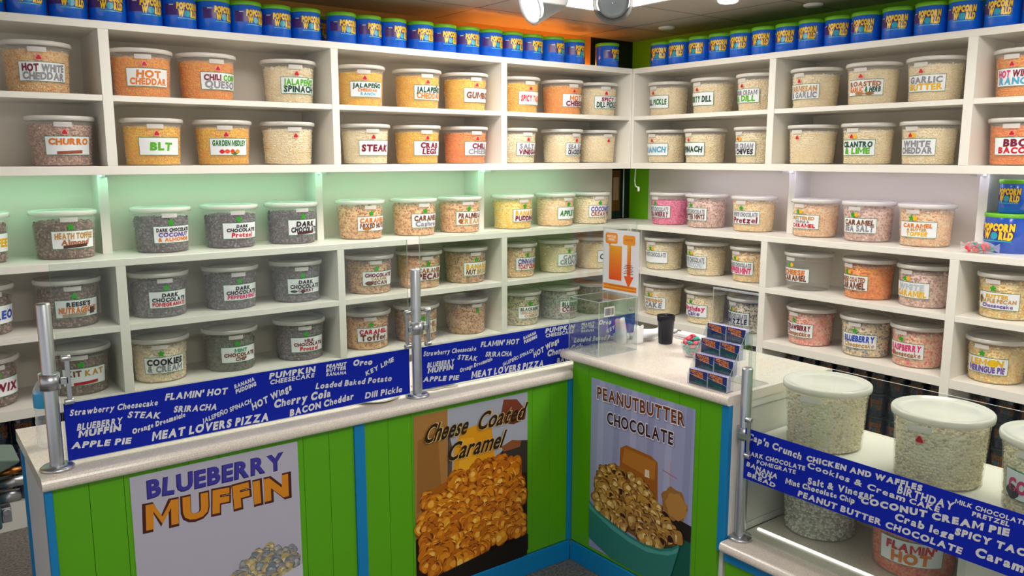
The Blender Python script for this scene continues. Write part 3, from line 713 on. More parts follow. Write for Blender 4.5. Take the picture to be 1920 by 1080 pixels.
def tub(x, y, z, ang, pal, kind, lines, stick, desc, where, pics=None, frost=False, seed=0, named=True, poplab=None):
    a = math.radians(ang)
    col = PAL[pal][0] if pal else None
    if lines or named is True: lab = f'lidded tub labelled {desc}, {where}'
    if named is not True: lab = named
    r = empty('popcorn_tub', (x, y, z), lab, 'tub', 'popcorn tubs', a)
    part('tub', TUBF_ME if frost else TUB_ME, None, r); lid = part('lid', LID_ME, None, r); lid.rotation_euler = (0, 0, 0)
    t = part('latch_tab', TAB_ME, None, r); t.rotation_euler = (0, 0, math.radians(-10))
    if lines or pics:
        c = part('label_card', CARD_ME, None, r); lt = lettering(lines, pics, seed)
        if lt: part('lettering', lt[0].mesh('lettering', lt[1]), None, c)
    if stick:
        s = part('sticker', STK[stick], None, r); s.rotation_euler = (0, 0, math.radians(-8))
    if pal:
        p = bpy.data.objects.new('popcorn', popcorn(pal, kind)); COL.objects.link(p); p.location = (x, y, z + .0005); p.rotation_euler = (0, 0, seed * 1.3)
        tag(p, poplab or (f'{col} popcorn in the tub half hidden behind the orange sign' if 'partly' in desc else f'{col} popcorn in the {desc} tub, {where}'), 'popcorn', 'popcorn in the tubs', 'stuff')
    return r
T = {}
T['L', 'u1'] = [(-3.500,-86,'tan','d',[('HOT WHITE','me',1),('CHEDDAR','e',1)],'r','hot white cheddar'), (-3.072,-89,'cheddar','d',[('HOT','o',1),('CHEDDAR','o',.9)],'r','hot cheddar'), (-2.772,-75,'cheddar','d',[('CHILI CON','ml',1),('QUESO','e',1.2)],'r','chili con queso'), (-2.352,-86,'white','d',[('JALAPE\u00d1O','l',1),('SPINACH','d',1)],'r','jalapeno spinach'),
 (-1.945,-96,'yellow','d',[('JALAPE\u00d1O','d',1),('CHEDDAR','o',.7),('RANCH','s',.7)],'r','jalapeno cheddar ranch'), (-1.579,-84,'yellow','d',[('JALAPE\u00d1O','d',1),('CHEDDAR','o',1)],'r','jalapeno cheddar'), (-1.247,-82,'yellow','d',[('GUMBO','b',1)],'r','gumbo'),
 (-.844,-81,'yellow','d',[('SPICY TACO','ro',1)],'r','spicy taco'), (-.479,-84,'cheddar','d',[('HOT','o',1),('CHEESE','m',1)],'r','hot cheese'), (-.165,-96,'white','d',[('SPICY','m',.7),('DILL PICKLE','d',1)],'r','spicy dill pickle')]
T['L', 'u2'] = [(-3.430,-84,'churro','d',[('CHURRO','o',1)],'r','churro',BAR('9A5238')), (-3.043,-87,'yellow','d',[('BLT','l',1.3)],'r','BLT'), (-2.709,-93,'yellow','d',[('GARDEN MEDLEY','gg',1)],'r','garden medley',[('_',),('b',-.04,.066,.012,.010,'C8202A'),('b',-.015,.067,.012,.010,'E05028'),('b',.01,.068,.011,.010,'D6302A'),('b',.035,.067,.012,.010,'D89020'),('b',.02,.058,.018,.007,'2E7A2A')]), (-2.372,-85,'white','d',[],'r',None),
 (-1.921,-88,'white','d',[('STEAK','m',1.2)],'r','steak'), (-1.587,-84,'yellow','d',[('CRAB','m',1),('LEGS','m',1)],'r','crab legs'), (-1.250,-80,'bbq','d',[('CHILI','m',1),('CHEESE','e',1)],'r','chili cheese'),
 (-.864,-80,'white','d',[('SALT &','e',1),('VINEGAR','m',1)],'r','salt and vinegar'), (-.475,-74,'white','d',[('SEA SALT','e',1),('CRACKED PEPPER','k',1)],'r','sea salt cracked pepper'), (-.165,-85,'white','d',[],'r',None)]
T['R', 'u1'] = [(-.174,-183,'white','d',[('DILL PICKLE','dg',1)],'r','dill pickle'), (-.547,-184,'white','d',[('DIRTY DILL','gd',1)],'r','dirty dill'), (-.896,-188,'white','d',[('SOUR CREAM','e',.8),('& DILL','l',1)],'r','sour cream and dill'),
 (-1.275,-183,'white','d',[('PARMESAN','t',1),('& GARLIC','e',1)],'r','parmesan and garlic'), (-1.617,-172,'white','d',[('ROASTED','n',.6),('GARLIC & HERB','ogd',.9)],'r','roasted garlic and herb',[('_',),('b',-.02,.058,.026,.008,'A8763C'),('b',.03,.058,.024,.008,'94622E')]), (-1.947,-178,'white','d',[('GARLIC','e',1),('BUTTER','y',1)],'r','garlic butter'), (-2.365,-180,'cheddar','d',[('HOT WINGS','pm',1),('RANCH','s',1)],'r','hot wings ranch')]
T['R', 'u2'] = [(-.165,-178,'white','d',[('RANCH','s',1.2)],'r','ranch'), (-.497,-187,'white','d',[('SPINACH','d',1.2)],'r','spinach'), (-.896,-192,'white','d',[('SOUR CREAM','e',1),('& CHIVES','k',1)],'ry','sour cream and chives'),
 (-1.275,-180,'white','d',[],'r',None), (-1.610,-179,'white','d',[('CILANTRO','d',1),('& LIME','l',1.1)],'ry','cilantro and lime'), (-1.937,-184,'white','d',[('WHITE','e',1),('CHEDDAR','e',1)],'ry','white cheddar'), (-2.365,-168,'bbq','d',[('BBQ','m',1.2),('BACON','r',1)],'r','BBQ bacon')]
T['L', 'g'] = [(-3.791,-62,'toffee','s',[('TOFFEE','y',1)],'g','toffee'), (-3.440,-79,'toffee','s',[('HEATH TOFFEE','tt',.9),('Almond','n',.6)],'g','toffee almond',BAR('4A2A1E')), (-3.014,-77,'dark','s',[('DARK CHOCOLATE','kk',.8),('COCONUT','v',.9),('& ALMONDS','o',.8)],'g','dark chocolate coconut and almonds'), (-2.677,-81,'dark','s',[('DARK','k',.7),('CHOCOLATE','k',.8),('Pretzel','r',1.1)],'g','dark chocolate pretzel'), (-2.346,-76,'dark','s',[('DARK','k',.8),('CHOCOLATE','k',.9)],'g','dark chocolate with bar picture',BAR('4A2428')),
 (-1.936,-80,'caramel','c',[('CARAMEL','o',.9),('MIXED NUTS','b',.9)],'g','caramel mixed nuts',[('_',),('b',-.045,.060,.024,.008,'B87828')]), (-1.583,-82,'caramel','c',[('CARAMEL','b',1),('Cashew','e',1)],'g','caramel cashew'), (-1.259,-88,'caramel','c',[('PRALINES &','b',1),('CREAM','t',1)],'g','pralines and cream',[('b',-.07,.072,.014,.014,'8A4A22')]),
 (-.845,-81,'gold','c',[('BANANA','y',1),('PUDDING','m',.9)],'g','banana pudding'), (-.484,-77,'apple','c',[('APPLE PIE','g',1)],'g','apple pie'), (-.165,-91,'cream','c',[('COCONUT','v',1),('CREAM PIE','n',.9)],'g','coconut cream pie')]
T['L', 'm'] = [(-3.805,-57,'toffee','s',[('OREO','u',1)],'g','cookie with blue lettering'), (-3.454,-80,'toffee','s',[("REESE'S",'k',.5),('NUTRAGEOUS','o',1)],'g','candy bar in orange letters',[('_',),('bar',-.02,.060,.05,.008,'A89880'),('bar',.06,.074,.012,.014,'4A2420')]), (-3.057,-81,'dark','s',[('DARK','k',.9),('CHOCOLATE','k',.9),('POMEGRANATE','r',.9)],'g','dark chocolate pomegranate'), (-2.707,-80,'dark','s',[('DARK','k',.9),('CHOCOLATE','k',.9),('PEPPERMINT','p',.9)],'g','dark chocolate peppermint'), (-2.354,-88,'dark','s',[('DARK','k',.9),('CHOCOLATE','k',1),('CHERRY','m',.7)],'g','dark chocolate cherry',[('b',-.065,.062,.018,.007,'2A3A34'),('b',-.02,.060,.010,.010,'1C1A20')]),
 (-1.913,-90,'brown','c',[('CHOCOLATE','m',.9),('CARAMEL','t',.6),('PECAN','b',.9)],'g','chocolate caramel pecan',[('b',-.06,.064,.024,.012,'6A4030')]), (-1.584,-86,'caramel','c',[('CARAMEL','n',.9),('PECAN','m',1.2)],'g','caramel pecan'), (-1.250,-83,'brown','c',[('BANANA','y',1),('NUT BREAD','bt',.9)],'g','banana nut bread'),
 (-.855,-82,'rose','c',[('CINNAMON','v',.9),('TOAST CRUNCH','rr',.9)],'g','cinnamon toast'), (-.495,-85,'cream','c',[("CAP'N",'e',.9),('CRUNCH','e',1)],'g','grey crunch lettering'), (-.165,-75,'cream','c',[('CEREAL','k',1)],'g','partly, behind the orange sign')]
T['L', 'b'] = [(-3.810,-63,'toffee','s',[('TWIX','m',1.4)],'g','with a big maroon X'), (-3.435,-87,'toffee','s',[('KIT KAT','bt',1.2)],'g','with a red candy bar',BAR('B01C2A')), (-3.074,-93,'cookie','c',[('COOKIES','k',1),('& CREAM','e',1)],'g','cookies and cream'), (-2.727,-84,'mint','s',[('MINT','2AA06A',.9),('CHOCOLATE','b',.9),('CHIP','b',.9)],'g','mint chocolate chip'), (-2.347,-89,'dark','s',[('MILK','m',.8),('CHOCOLATE','m',.9),('Pretzel','r',1.1)],'g','milk chocolate pretzel'),
 (-1.940,-97,'caramel','c',[('CARAMEL','r',.8),('Toffee','b',1.1)],'g','caramel toffee'), (-1.609,-93,'brown','c',[('CARAMEL','n',.9),('MACADAMIA NUT','yt',.9)],'g','caramel macadamia nut'), (-1.250,-80,'brown','c',[],'g',None),
 (-.818,-88,'ghost','c',[('BLACKBERRY','d',.9),('CHOCOLATE CHIP','tt',.8),('COBBLER','t',.8)],'g','blackberry chocolate chip cobbler'), (-.479,-83,'blue','c',[('BLUEBERRY','d',.9),('COBBLER','m',1)],'g','blueberry cobbler'), (-.165,-80,'purple','s',[],None,None)]
T['R', 'g'] = [(-.165,-182,'pink','s',[('WHITE CHOCOLATE','ee',.8),('STRAWBERRY','m',.9)],'g','white chocolate strawberry'), (-.482,-184,'mauve','c',[('WHITE CHOCOLATE','ee',.8),('BUTTER MINTS','bb',.9)],'g','butter mints'), (-.855,-172,'apple','c',[('WHITE CHOCOLATE','ee',.8),('Pretzel','m',1.1)],'g','white chocolate pretzel'),
 (-1.285,-183,'rose','c',[('BUTTERED','t',.8),('MAPLE &','e',.6),('CARAMEL','r',.9)],'gy','buttered maple and caramel'), (-1.609,-175,'mauve','c',[('CARAMEL','b',.9),('SEA SALT','e',1.1)],'gy','caramel sea salt'), (-1.928,-174,'rose','c',[('CARAMEL','o',.9),('& BUTTER','t',.6),('TOFFEE','y',.9)],'gy','caramel butter toffee')]
T['R', 'm'] = [(-.165,-172,'cream','c',[('WHITE CHOCOLATE','ee',.8),(' ','e',.9)],'gy','white chocolate only'), (-.534,-185,'cream','c',[('WHITE CHOCOLATE','ee',.8),('WITH COCONUT','ww',.8)],'gy','white chocolate with coconut'), (-.897,-186,'apple','c',[('WHITE CHOCOLATE','ee',.7),('PEPPERMINT','p',1)],'gy','white chocolate peppermint'),
 (-1.289,-190,None,'c',[('CHEESE','o',1),('CARAMEL','b',1.1)],'gy','cheese caramel'), (-1.661,-197,'orange','c',[('CHEESE COATED','nn',.8),('CARAMEL','b',1.1)],'gy','cheese coated caramel'), (-1.971,-189,'mauve','c',[('WHITE','w',1),('CARAMEL','y',1)],'gy','white and gold caramel'), (-2.372,-181,'lemon','c',[('BUTTER','y',.8),('MAPLE PECAN','tt',.8),('Cheesecake','v',.8)],'g','butter maple pecan cheesecake',[('b',-.080,.092,.010,.020,'5A3A24')])]
T['R', 'b'] = [(-.165,-174,'cream','c',[('WEDDING','t',.7),('CAKE','e',1.3)],'gy','wedding cake'), (-.542,-181,'cream','c',[('Birthday','p',1),('Cake','v',1)],'g','birthday cake'), (-.890,-188,'driz','c',[('WHITE CHOCOLATE','ke',.9),('DRIZZLE','k',1)],'gy','white chocolate drizzle'),
 (-1.323,-186,'straw','c',[('STRAWBERRY','m',.9),('Cheesecake','n',.9)],'g','strawberry cheesecake'), (-1.667,-169,'berry','c',[('BLUEBERRY','u',1),('Cheesecake','t',.8)],'g','blueberry cheesecake'), (-1.958,-185,'rasp','c',[('RASPBERRY','p',1.1),('Cheesecake','n',.9)],'g','raspberry cheesecake',[('b',-.075,.068,.012,.012,'B8203A')]), (-2.345,-179,'lemon','c',[('LEMON','y',1),('MERINGUE PIE','vv',1)],'g','lemon meringue pie',[('b',.035,.104,.020,.018,'E6C81E')])]
NOLAB = {('L', 'u2', 3): ('clear tub with only a red sticker, second row, beside the garden medley tub', 'pale popcorn in the unlabelled tub beside the garden medley tub'),
 ('L', 'u2', 9): ('clear tub with only a red sticker, in the corner by the cracked pepper tub', 'pale popcorn in the unlabelled corner tub by the cracked pepper tub'),
 ('R', 'u2', 3): ('clear tub with only a red sticker, beside the cilantro and lime tub', 'pale popcorn in the unlabelled tub beside the cilantro and lime tub'),
 ('L', 'b', 7): ('clear tub with only a green sticker on the lowest row, behind the middle glass pane', 'brown popcorn in the unlabelled tub on the lowest row behind the glass'),
 ('L', 'b', 10): ('tub without label on the lowest row, seen through the clear acrylic box', 'brown popcorn in the unlabelled tub seen through the clear acrylic box')}
BIGPOP = {'deck0': 'speckled white popcorn in the unlabelled deck tub beside the counter block', 'deck1': 'speckled white popcorn in the frosted tub with the red sticker', 'deck2': 'speckled white popcorn in the frosted tub with the pink and black label',
 'low0': 'grey white popcorn in the tub on the display case floor', 'low1': 'red orange popcorn in the tub on the display case floor'}
sd = 1
for (w, row), L_ in T.items():
    for i, t in enumerate(L_):
        pos, ang, pal, kind, lines, st, desc = t[:7]; pics = t[7] if len(t) > 7 else None; sd += 1
        x, y = (pos, DEPTH[row]) if w == 'L' else (DEPTH[row], pos)
        nl = NOLAB.get((w, row, i), (None, None))
        tub(x, y, HT[row], ang, pal, kind, lines, st, desc or '', ROWNAME[w, row], pics, seed=sd, named=nl[0] or True, poplab=nl[1])
tub(-1.63, -2.545, .74, -160, 'fluff', 'w', [], None, '', 'case deck', frost=True, seed=3, named='big frosted tub without label on the display case deck, right beside the counter block', poplab=BIGPOP['deck0'])
tub(-1.63, -2.925, .74, -172, 'fluff', 'w', [], 'r', '', 'case deck', frost=True, seed=5, named='big frosted tub with a red sticker on the display case deck, middle of the three', poplab=BIGPOP['deck1'])
tub(-1.63, -3.235, .74, -178, 'fluff', 'w', [('COOKIES', 'p', 1)], None, '', 'case deck', [('b', -.07, .068, .022, .020, '2A2430')], frost=True, seed=6, named='big frosted tub with a pink and black label on the display case deck', poplab=BIGPOP['deck2'])
tub(-1.55, -2.500, .395, -165, 'grey', 'w', [], None, '', 'case floor', frost=False, seed=8, named='tub of speckled white popcorn on the display case floor, behind the steel post', poplab=BIGPOP['low0'])
tub(-1.55, -2.835, .395, -158, 'flamin', 'w', [("FLAMIN'", 'r', 1), ('HOT', 'o', 1.3)], None, '', 'case floor', frost=False, seed=9, named='tub reading FLAMIN HOT on the display case floor, red orange popcorn inside', poplab=BIGPOP['low1'])

# ================================================================== TINS
def tin_parts(r, R, H, me):
    for n, m in me: part(n, m, None, r)
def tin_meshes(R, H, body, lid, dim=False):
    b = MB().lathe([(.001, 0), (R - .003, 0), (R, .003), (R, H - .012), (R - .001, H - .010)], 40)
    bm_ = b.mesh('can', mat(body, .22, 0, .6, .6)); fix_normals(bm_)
    l = MB().lathe([(R + .0005, H - .020), (R + .0018, H - .018), (R + .0018, H - .002), (R - .002, H), (R - .008, H - .003), (.001, H - .003)], 40)
    lm = l.mesh('lid', mat(lid, .35))
    k = R / .077
    f = lambda u, v, e=0: ((R + .0006 + e) * math.cos(u / R), (R + .0006 + e) * math.sin(u / R), v)
    mb = MB(); rg = random.Random(5)
    dk = lambda h: h
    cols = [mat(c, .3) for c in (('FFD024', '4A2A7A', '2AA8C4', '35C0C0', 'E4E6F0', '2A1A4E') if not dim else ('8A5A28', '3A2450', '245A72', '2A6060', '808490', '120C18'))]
    q = H / .158
    patch(mb, f, -.105 * k, .055 * k, .060 * q, .110 * q, 16, 1)
    for t, u0, u1, v, h, c in (('POPCORN', -.052, .058, .0885, .029, 5), ('W', -.046, -.016, .0545, .030, 5), ('RLD', .010, .054, .0545, .030, 5), ('POPCORN', -.050, .056, .090, .026, 0), ('W', -.044, -.018, .056, .027, 0), ('RLD', .012, .052, .056, .027, 0)):
        put(mb, t, lambda u, vv, c=c: f(u, vv, .0005 if c else .0011), (u0 * k, v * q), (u1 * k, v * q), h * q, c, .085, .02, .05, .10, random.Random(len(t)))
    blob(lambda u, v, e: f(u, v, .0005 + e), -.003 * k, .069 * q, .0145 * q, 8, .03, mi=2, mb=mb, n=24)
    patch(mb, f, -.046 * k, .050 * k, .046 * q, .0495 * q, 8, 3, .0003)
    patch(mb, f, -.082 * k, -.062 * k, .104 * q, .108 * q, 4, 4, .0005)
    wm = mb.mesh('printed_logo', cols)
    return [('can', bm_), ('lid', lm), ('printed_logo', wm)]
ORD = ['nearest the room corner', 'second from the room corner', 'third from the room corner', 'fourth from the room corner', 'fifth from the room corner', 'sixth from the room corner', 'seventh from the room corner', 'eighth from the room corner', 'ninth from the room corner', 'tenth from the room corner', 'eleventh from the room corner', 'twelfth from the room corner', 'thirteenth from the room corner', 'fourteenth from the room corner', 'fifteenth from the room corner', 'sixteenth from the room corner', 'seventeenth from the room corner', 'eighteenth from the room corner', 'nineteenth from the room corner', 'twentieth from the room corner', 'twenty-first from the room corner', 'twenty-second from the room corner', 'twenty-third from the room corner', 'twenty-fourth from the room corner']
TM = tin_meshes(.077, .158, '0A64DC', '74C21E')
rng = random.Random(21)
first = None
def tin(x, y, z, ang, label, group, me, name='popcorn_tin'):
    r = empty(name, (x, y, z), label, 'tin', group, math.radians(ang))
    for n, m in me: part(n, m, None, r)
    return r
Lx = [-.15, -.45, -.63, -.80, -.96, -1.12, -1.28, -1.44, -1.60, -1.77, -1.925, -2.083, -2.28, -2.436, -2.592, -2.748, -2.905, -3.06, -3.215, -3.372, -3.53, -3.687, -3.845]
for i, x in enumerate(Lx):
    tin(x, .10 + rng.uniform(-.008, .008), ZT, -78 + rng.uniform(-14, 14), f'blue popcorn tin with green lid above the orange-wall shelves, {ORD[i]}', 'tins on the orange-wall shelves', TM)
tin(-2.17, .262, ZT, -80, 'blue tin standing behind the front row above the orange-wall shelves, mid length', 'tins on the orange-wall shelves', TM)
tin(-.30, .262, ZT, -85, 'blue tin set back behind the front row above the orange-wall shelves, near the corner', 'tins on the orange-wall shelves', TM)
Ry = [-.17, -.33, -.49, -.65, -.815, -.972, -1.13, -1.287, -1.443, -1.60, -1.77, -1.94, -2.10, -2.27, -2.43, -2.60]
for i, y in enumerate(Ry):
    tin(.10 + rng.uniform(-.006, .006), y, ZT, 192 + rng.uniform(-10, 10), f'blue popcorn tin with green lid above the green-wall shelves, {ORD[i]}', 'tins on the green-wall shelves', TM)
tin(.265, -2.321, Z1, 168, 'wide blue popcorn tin with green lid on the open shelf by the green wall', 'tins on the open shelf', tin_meshes(.115, .190, '1C50B8', '6CC020'))
tin(.265, -2.335, Z1 + .190, 170, 'blue popcorn tin stacked on the wide tin on the open shelf', 'tins on the open shelf', tin_meshes(.078, .160, '0A64DC', '74C21E'))
# dark small tins in the bottom compartments
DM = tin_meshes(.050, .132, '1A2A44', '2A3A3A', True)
tier = ['bottom', 'middle', 'top']
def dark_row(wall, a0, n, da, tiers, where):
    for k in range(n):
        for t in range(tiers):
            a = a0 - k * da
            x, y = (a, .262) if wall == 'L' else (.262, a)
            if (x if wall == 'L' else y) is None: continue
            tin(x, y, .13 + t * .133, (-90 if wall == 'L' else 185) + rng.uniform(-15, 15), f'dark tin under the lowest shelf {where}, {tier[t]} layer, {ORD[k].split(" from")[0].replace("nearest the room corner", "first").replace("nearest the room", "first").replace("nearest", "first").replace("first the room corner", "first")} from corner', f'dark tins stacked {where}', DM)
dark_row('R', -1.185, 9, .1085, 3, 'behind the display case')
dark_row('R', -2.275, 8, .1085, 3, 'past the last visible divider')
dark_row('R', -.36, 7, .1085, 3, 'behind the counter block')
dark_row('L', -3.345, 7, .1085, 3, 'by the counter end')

# ================================================================== THINGS ON THE COUNTER BLOCK
BZ = .905
def acryl_sheet(name, corners8, parent):
    pass
AB = empty('acrylic_box', (-1.765, -1.605, BZ), 'clear acrylic box with a lock and orange sign holder on the counter block corner', 'box')
ax0, ax1, ay0, ay1, az = -1.876, -1.654, -1.690, -1.512, BZ + .224
def sheet(name, x0, x1, y0, y1, z0, z1, parent):
    """thin clear sheet whose cut edges show paler"""
    d = [x1 - x0, y1 - y0, z1 - z0]; t = d.index(min(d)); m = MB().box(x0, x1, y0, y1, z0, z1)
    m.m = [0 if k // 2 == t else 1 for k in range(6)]
    return part(name, m, [ACRYL, ACRYLEDGE], parent)
t_ = .0035
sheet('side_pane', ax0, ax0 + t_, ay0, ay1, BZ + t_, az, AB); sheet('side_pane', ax1 - t_, ax1, ay0, ay1, BZ + t_, az, AB)
sheet('front_pane', ax0 + t_, ax1 - t_, ay0, ay0 + t_, BZ + t_, az, AB); sheet('back_pane', ax0 + t_, ax1 - t_, ay1 - t_, ay1, BZ + t_, az, AB)
sheet('bottom_pane', ax0, ax1, ay0, ay1, BZ, BZ + t_, AB); sheet('lid_pane', ax0, ax1, ay0, ay1, az, az + t_, AB)
sheet('sign_holder', -1.6535, -1.650, -1.696, -1.475, az - .10, az + .275, AB)
part('lock', MB().cyl((-1.700, ay0 - .001, az - .045), (-1.700, ay0 - .012, az - .045), .008, 18).cyl((-1.700, ay0 - .012, az - .045), (-1.700, ay0 - .015, az - .045), .005, 14), CHROME, AB)
bc = MB(); rng = random.Random(9); x = -1.842
bc.box(-1.846, -1.790, ay0 - .0006, ay0 - .0001, az - .062, az - .022, 0)
while x < -1.796:
    w = rng.choice((.0012, .002, .003)); bc.box(x, x + w, ay0 - .0009, ay0 - .0006, az - .056, az - .028, 1); x += w + rng.choice((.0014, .0022))
part('bar_code_sticker', bc, [mat('D2D4D2', .5), mat('202226', .5)], AB)
# the orange sign in the holder (figure left out)
sg = solo('sign', MB().box(-1.6562, -1.6545, -1.690, -1.480, az + .004, az + .268), mat('ECEAF0', .35), 'white sign with orange columns and an arrow standing above the clear acrylic box', 'sign', (-1.6555, -1.585, az + .004))
sx = lambda u, v, e=0: (-1.6566 - e, -u, v)
pr = Print(sx); z0 = az + .004
def rr(u0, u1, v0, v1, r=.006):
    p = []
    for cx, cy, a0 in ((u1 - r, v0 + r, -90), (u1 - r, v1 - r, 0), (u0 + r, v1 - r, 90), (u0 + r, v0 + r, 180)):
        for k in range(5): a = math.radians(a0 + k * 22.5); p.append((cx + r * math.cos(a), cy + r * math.sin(a)))
    return p
pr.poly(rr(1.493, 1.565, z0 + .205, z0 + .250, .010), 'F08A1E'); pr.poly([(1.512, z0 + .208), (1.530, z0 + .208), (1.516, z0 + .190)], 'F08A1E')
pr.poly(rr(1.499, 1.559, z0 + .212, z0 + .243, .006), 'F2A44A')
pr.line('WHAT TO GET', (1.502, z0 + .231), (1.556, z0 + .231), .008, 'F8F4F0', bold=.03); pr.line('POPCORN', (1.512, z0 + .218), (1.546, z0 + .218), .008, 'F8F4F0', bold=.03)
for k in range(10):
    g = k / 9; c = '%02X%02X%02X' % (0xF0 - int(4 * g), int(0x58 + 0x4C * g), int(0x14 + 0x14 * g)); pr.poly([(1.517, z0 + .052 + .0145 * k), (1.592, z0 + .052 + .0145 * k), (1.592, z0 + .0668 + .0145 * k), (1.517, z0 + .0668 + .0145 * k)], c)
pr.poly(rr(1.598, 1.668, z0 + .205, z0 + .246, .010), 'F09A2E')
pr.line('GOOD', (1.610, z0 + .222), (1.656, z0 + .222), .008, 'D86A14', bold=.03)
for k in range(10):
    g = k / 9; c = '%02X%02X%02X' % (0xF0, int(0x58 + 0x4C * g), int(0x14 + 0x18 * g)); pr.poly([(1.624, z0 + .070 + .0138 * k), (1.645, z0 + .070 + .0138 * k), (1.645, z0 + .0840 + .0138 * k), (1.624, z0 + .0840 + .0138 * k)], c)
pr.poly([(1.606, z0 + .075), (1.634, z0 + .025), (1.663, z0 + .075)], 'EE5A1A')
for k in range(6): pr.poly([(1.604 + .004 * (k % 3), z0 + .085 + .007 * k), (1.660 - .005 * (k % 2), z0 + .085 + .007 * k), (1.660 - .005 * (k % 2), z0 + .0875 + .007 * k), (1.604 + .004 * (k % 3), z0 + .0875 + .007 * k)], '7A3A30')
pr.poly([(1.484, z0 + .010), (1.680, z0 + .010), (1.680, z0 + .034), (1.484, z0 + .034)], 'F0801C'); pr.poly([(1.484, z0 + .018), (1.680, z0 + .018), (1.680, z0 + .0225), (1.484, z0 + .0225)], 'F6B020'); pr.poly([(1.52, z0 + .027), (1.66, z0 + .027), (1.66, z0 + .0285), (1.52, z0 + .0285)], '8A4A20')
part('printed_picture', pr.mb, pr.mats, sg, norm=False)

# paper towels standing behind the box, folded cloths, tumbler, candy cup
def sheetroll(cx, cy, z, r, h, tilt, seed):
    rg = random.Random(seed); mb = MB(); n = 20; v = []; f = []
    for j in range(7):
        t = j / 6
        for k in range(n):
            a = 2 * PI * k / n; q = r * (1 + .12 * math.sin(3 * a + seed) + .05 * math.sin(7 * a + j)) * (1 - .06 * t + .05 * math.sin(5 * t))
            v.append((cx + q * math.cos(a) + tilt[0] * t, cy + q * math.sin(a) * .7 + tilt[1] * t, z + h * t + .008 * math.sin(2 * a + seed) * t))
    for j in range(6):
        for k in range(n): f.append((j * n + k, j * n + (k + 1) % n, (j + 1) * n + (k + 1) % n, (j + 1) * n + k))
    f.append(tuple(reversed(range(n)))); f.append(tuple(6 * n + k for k in range(n))); mb.add(v, f, 0, True); return mb
PAPER = mat('F0F0F2', .8)
for (cx, cy, r, h, tl, s_, lb) in ((-1.610, -1.560, .026, .105, (-.012, .004), 1, 'tallest white crumpled paper towel standing behind the clear box'), (-1.563, -1.602, .026, .075, (.006, .0), 4, 'shorter white crumpled paper towel at the clear box side by the tumbler')):
    solo('paper_towel', sheetroll(cx, cy, BZ, r, h, tl, s_), PAPER, lb, 'paper towel', (cx, cy, BZ), 'crumpled white paper towels')
lay = MB().cyl((-1.615, -1.515, BZ + .020), (-1.550, -1.535, BZ + .018), .018, 18, 0, .015)
solo('paper_towel', lay, PAPER, 'white rolled paper towel lying at the back edge behind the clear box', 'paper towel', (-1.585, -1.525, BZ), 'crumpled white paper towels', bevel=.003)
def cloth(x0, x1, y0, y1, z, layers, th, seed, rot=0.0):
    rg = random.Random(seed); mb = MB(); cx, cy = (x0 + x1) / 2, (y0 + y1) / 2
    for l in range(layers):
        i0 = rg.uniform(0, .012); n = 10; top = []; bot = []; pts = []
        for k in range(n + 1):
            for j in range(2):
                u = x0 + i0 + (x1 - x0 - 2 * i0) * k / n; w = (y0 + i0 if j == 0 else y1 - i0) + .004 * math.sin(k * 1.3 + l)
                zz = z + l * th + .0012 * math.sin(k * .9 + l * 2) * (l + .3)
                pts.append((u, w, zz))
        m = len(pts); v = pts + [(a, b, c + th * .92) for a, b, c in pts]; f = []
        for k in range(n):
            a = 2 * k; f += [(a, a + 1, a + 3, a + 2), (m + a, m + a + 2, m + a + 3, m + a + 1), (a, a + 2, m + a + 2, m + a), (a + 1, m + a + 1, m + a + 3, a + 3)]
        f += [(0, m, m + 1, 1), (2 * n, 2 * n + 1, m + 2 * n + 1, m + 2 * n)]
        mb.add(v, f, 0, True)
    for i, p in enumerate(mb.v):
        dx, dy = p[0] - cx, p[1] - cy; mb.v[i] = (cx + dx * math.cos(rot) - dy * math.sin(rot), cy + dx * math.sin(rot) + dy * math.cos(rot), max(p[2], z))
    return mb
solo('folded_cloth', cloth(-1.53, -1.30, -1.60, -1.505, BZ, 3, .009, 2), PAPER, 'white folded cloth at the back of the counter block behind the dark tumbler', 'cloth', (-1.42, -1.55, BZ))
solo('folded_cloth', cloth(-1.36, -1.295, -1.86, -1.62, BZ, 3, .009, 5), PAPER, 'white folded cloth along the block back edge, between tumbler and candy cup', 'cloth', (-1.33, -1.74, BZ))
SMOKE = clear('smoky_tumbler_plastic', '4A4C58', .30, .60, .12, '8A8C98')
tb = empty('tumbler', (-1.462, -1.672, BZ), 'dark smoky plastic tumbler on the counter block', 'cup')
part('cup', MB().lathe([(.001, .001), (.028, 0), (.030, .003), (.0355, .098), (.0375, .100), (.0392, .122), (.0385, .124), (.037, .122), (.035, .098), (.0285, .008), (.001, .008)], 36, (-1.462, -1.672, BZ)), SMOKE, tb)
ccx, ccy = -1.555, -1.900
cc = solo('candy_cup', MB().lathe([(.001, 0), (.026, 0), (.030, .003), (.038, .018), (.044, .045), (.046, .056), (.0445, .056), (.0425, .045), (.0365, .019), (.028, .006), (.001, .005)], 36, (ccx, ccy, BZ)), clear('cup_plastic', 'E6F0EE', .12, .5, .06), 'small clear cup heaped with pink and teal candies on the counter block', 'cup', (ccx, ccy, BZ))
def candy_mesh(h):
    mb = MB(); mb.lathe([(.001, -.011), (.005, -.0105), (.0075, -.006), (.0078, .006), (.005, .0105), (.001, .011)], 12)
    for s in (-1, 1):
        v = [(0, 0, s * .0105)]; n = 10
        for k in range(n):
            a = 2 * PI * k / n; v.append((.0068 * math.cos(a), .0068 * math.sin(a) * .6, s * (.0165 + .002 * (k % 2))))
        mb.add(v, [(0, 1 + k, 1 + (k + 1) % n) for k in range(n)])
    return mb.mesh('wrapped_candy', mat(h, .25, 0, .6))
CM = {'pink': candy_mesh('F0647E'), 'teal': candy_mesh('2FA596'), }
rng = random.Random(4); spots = []
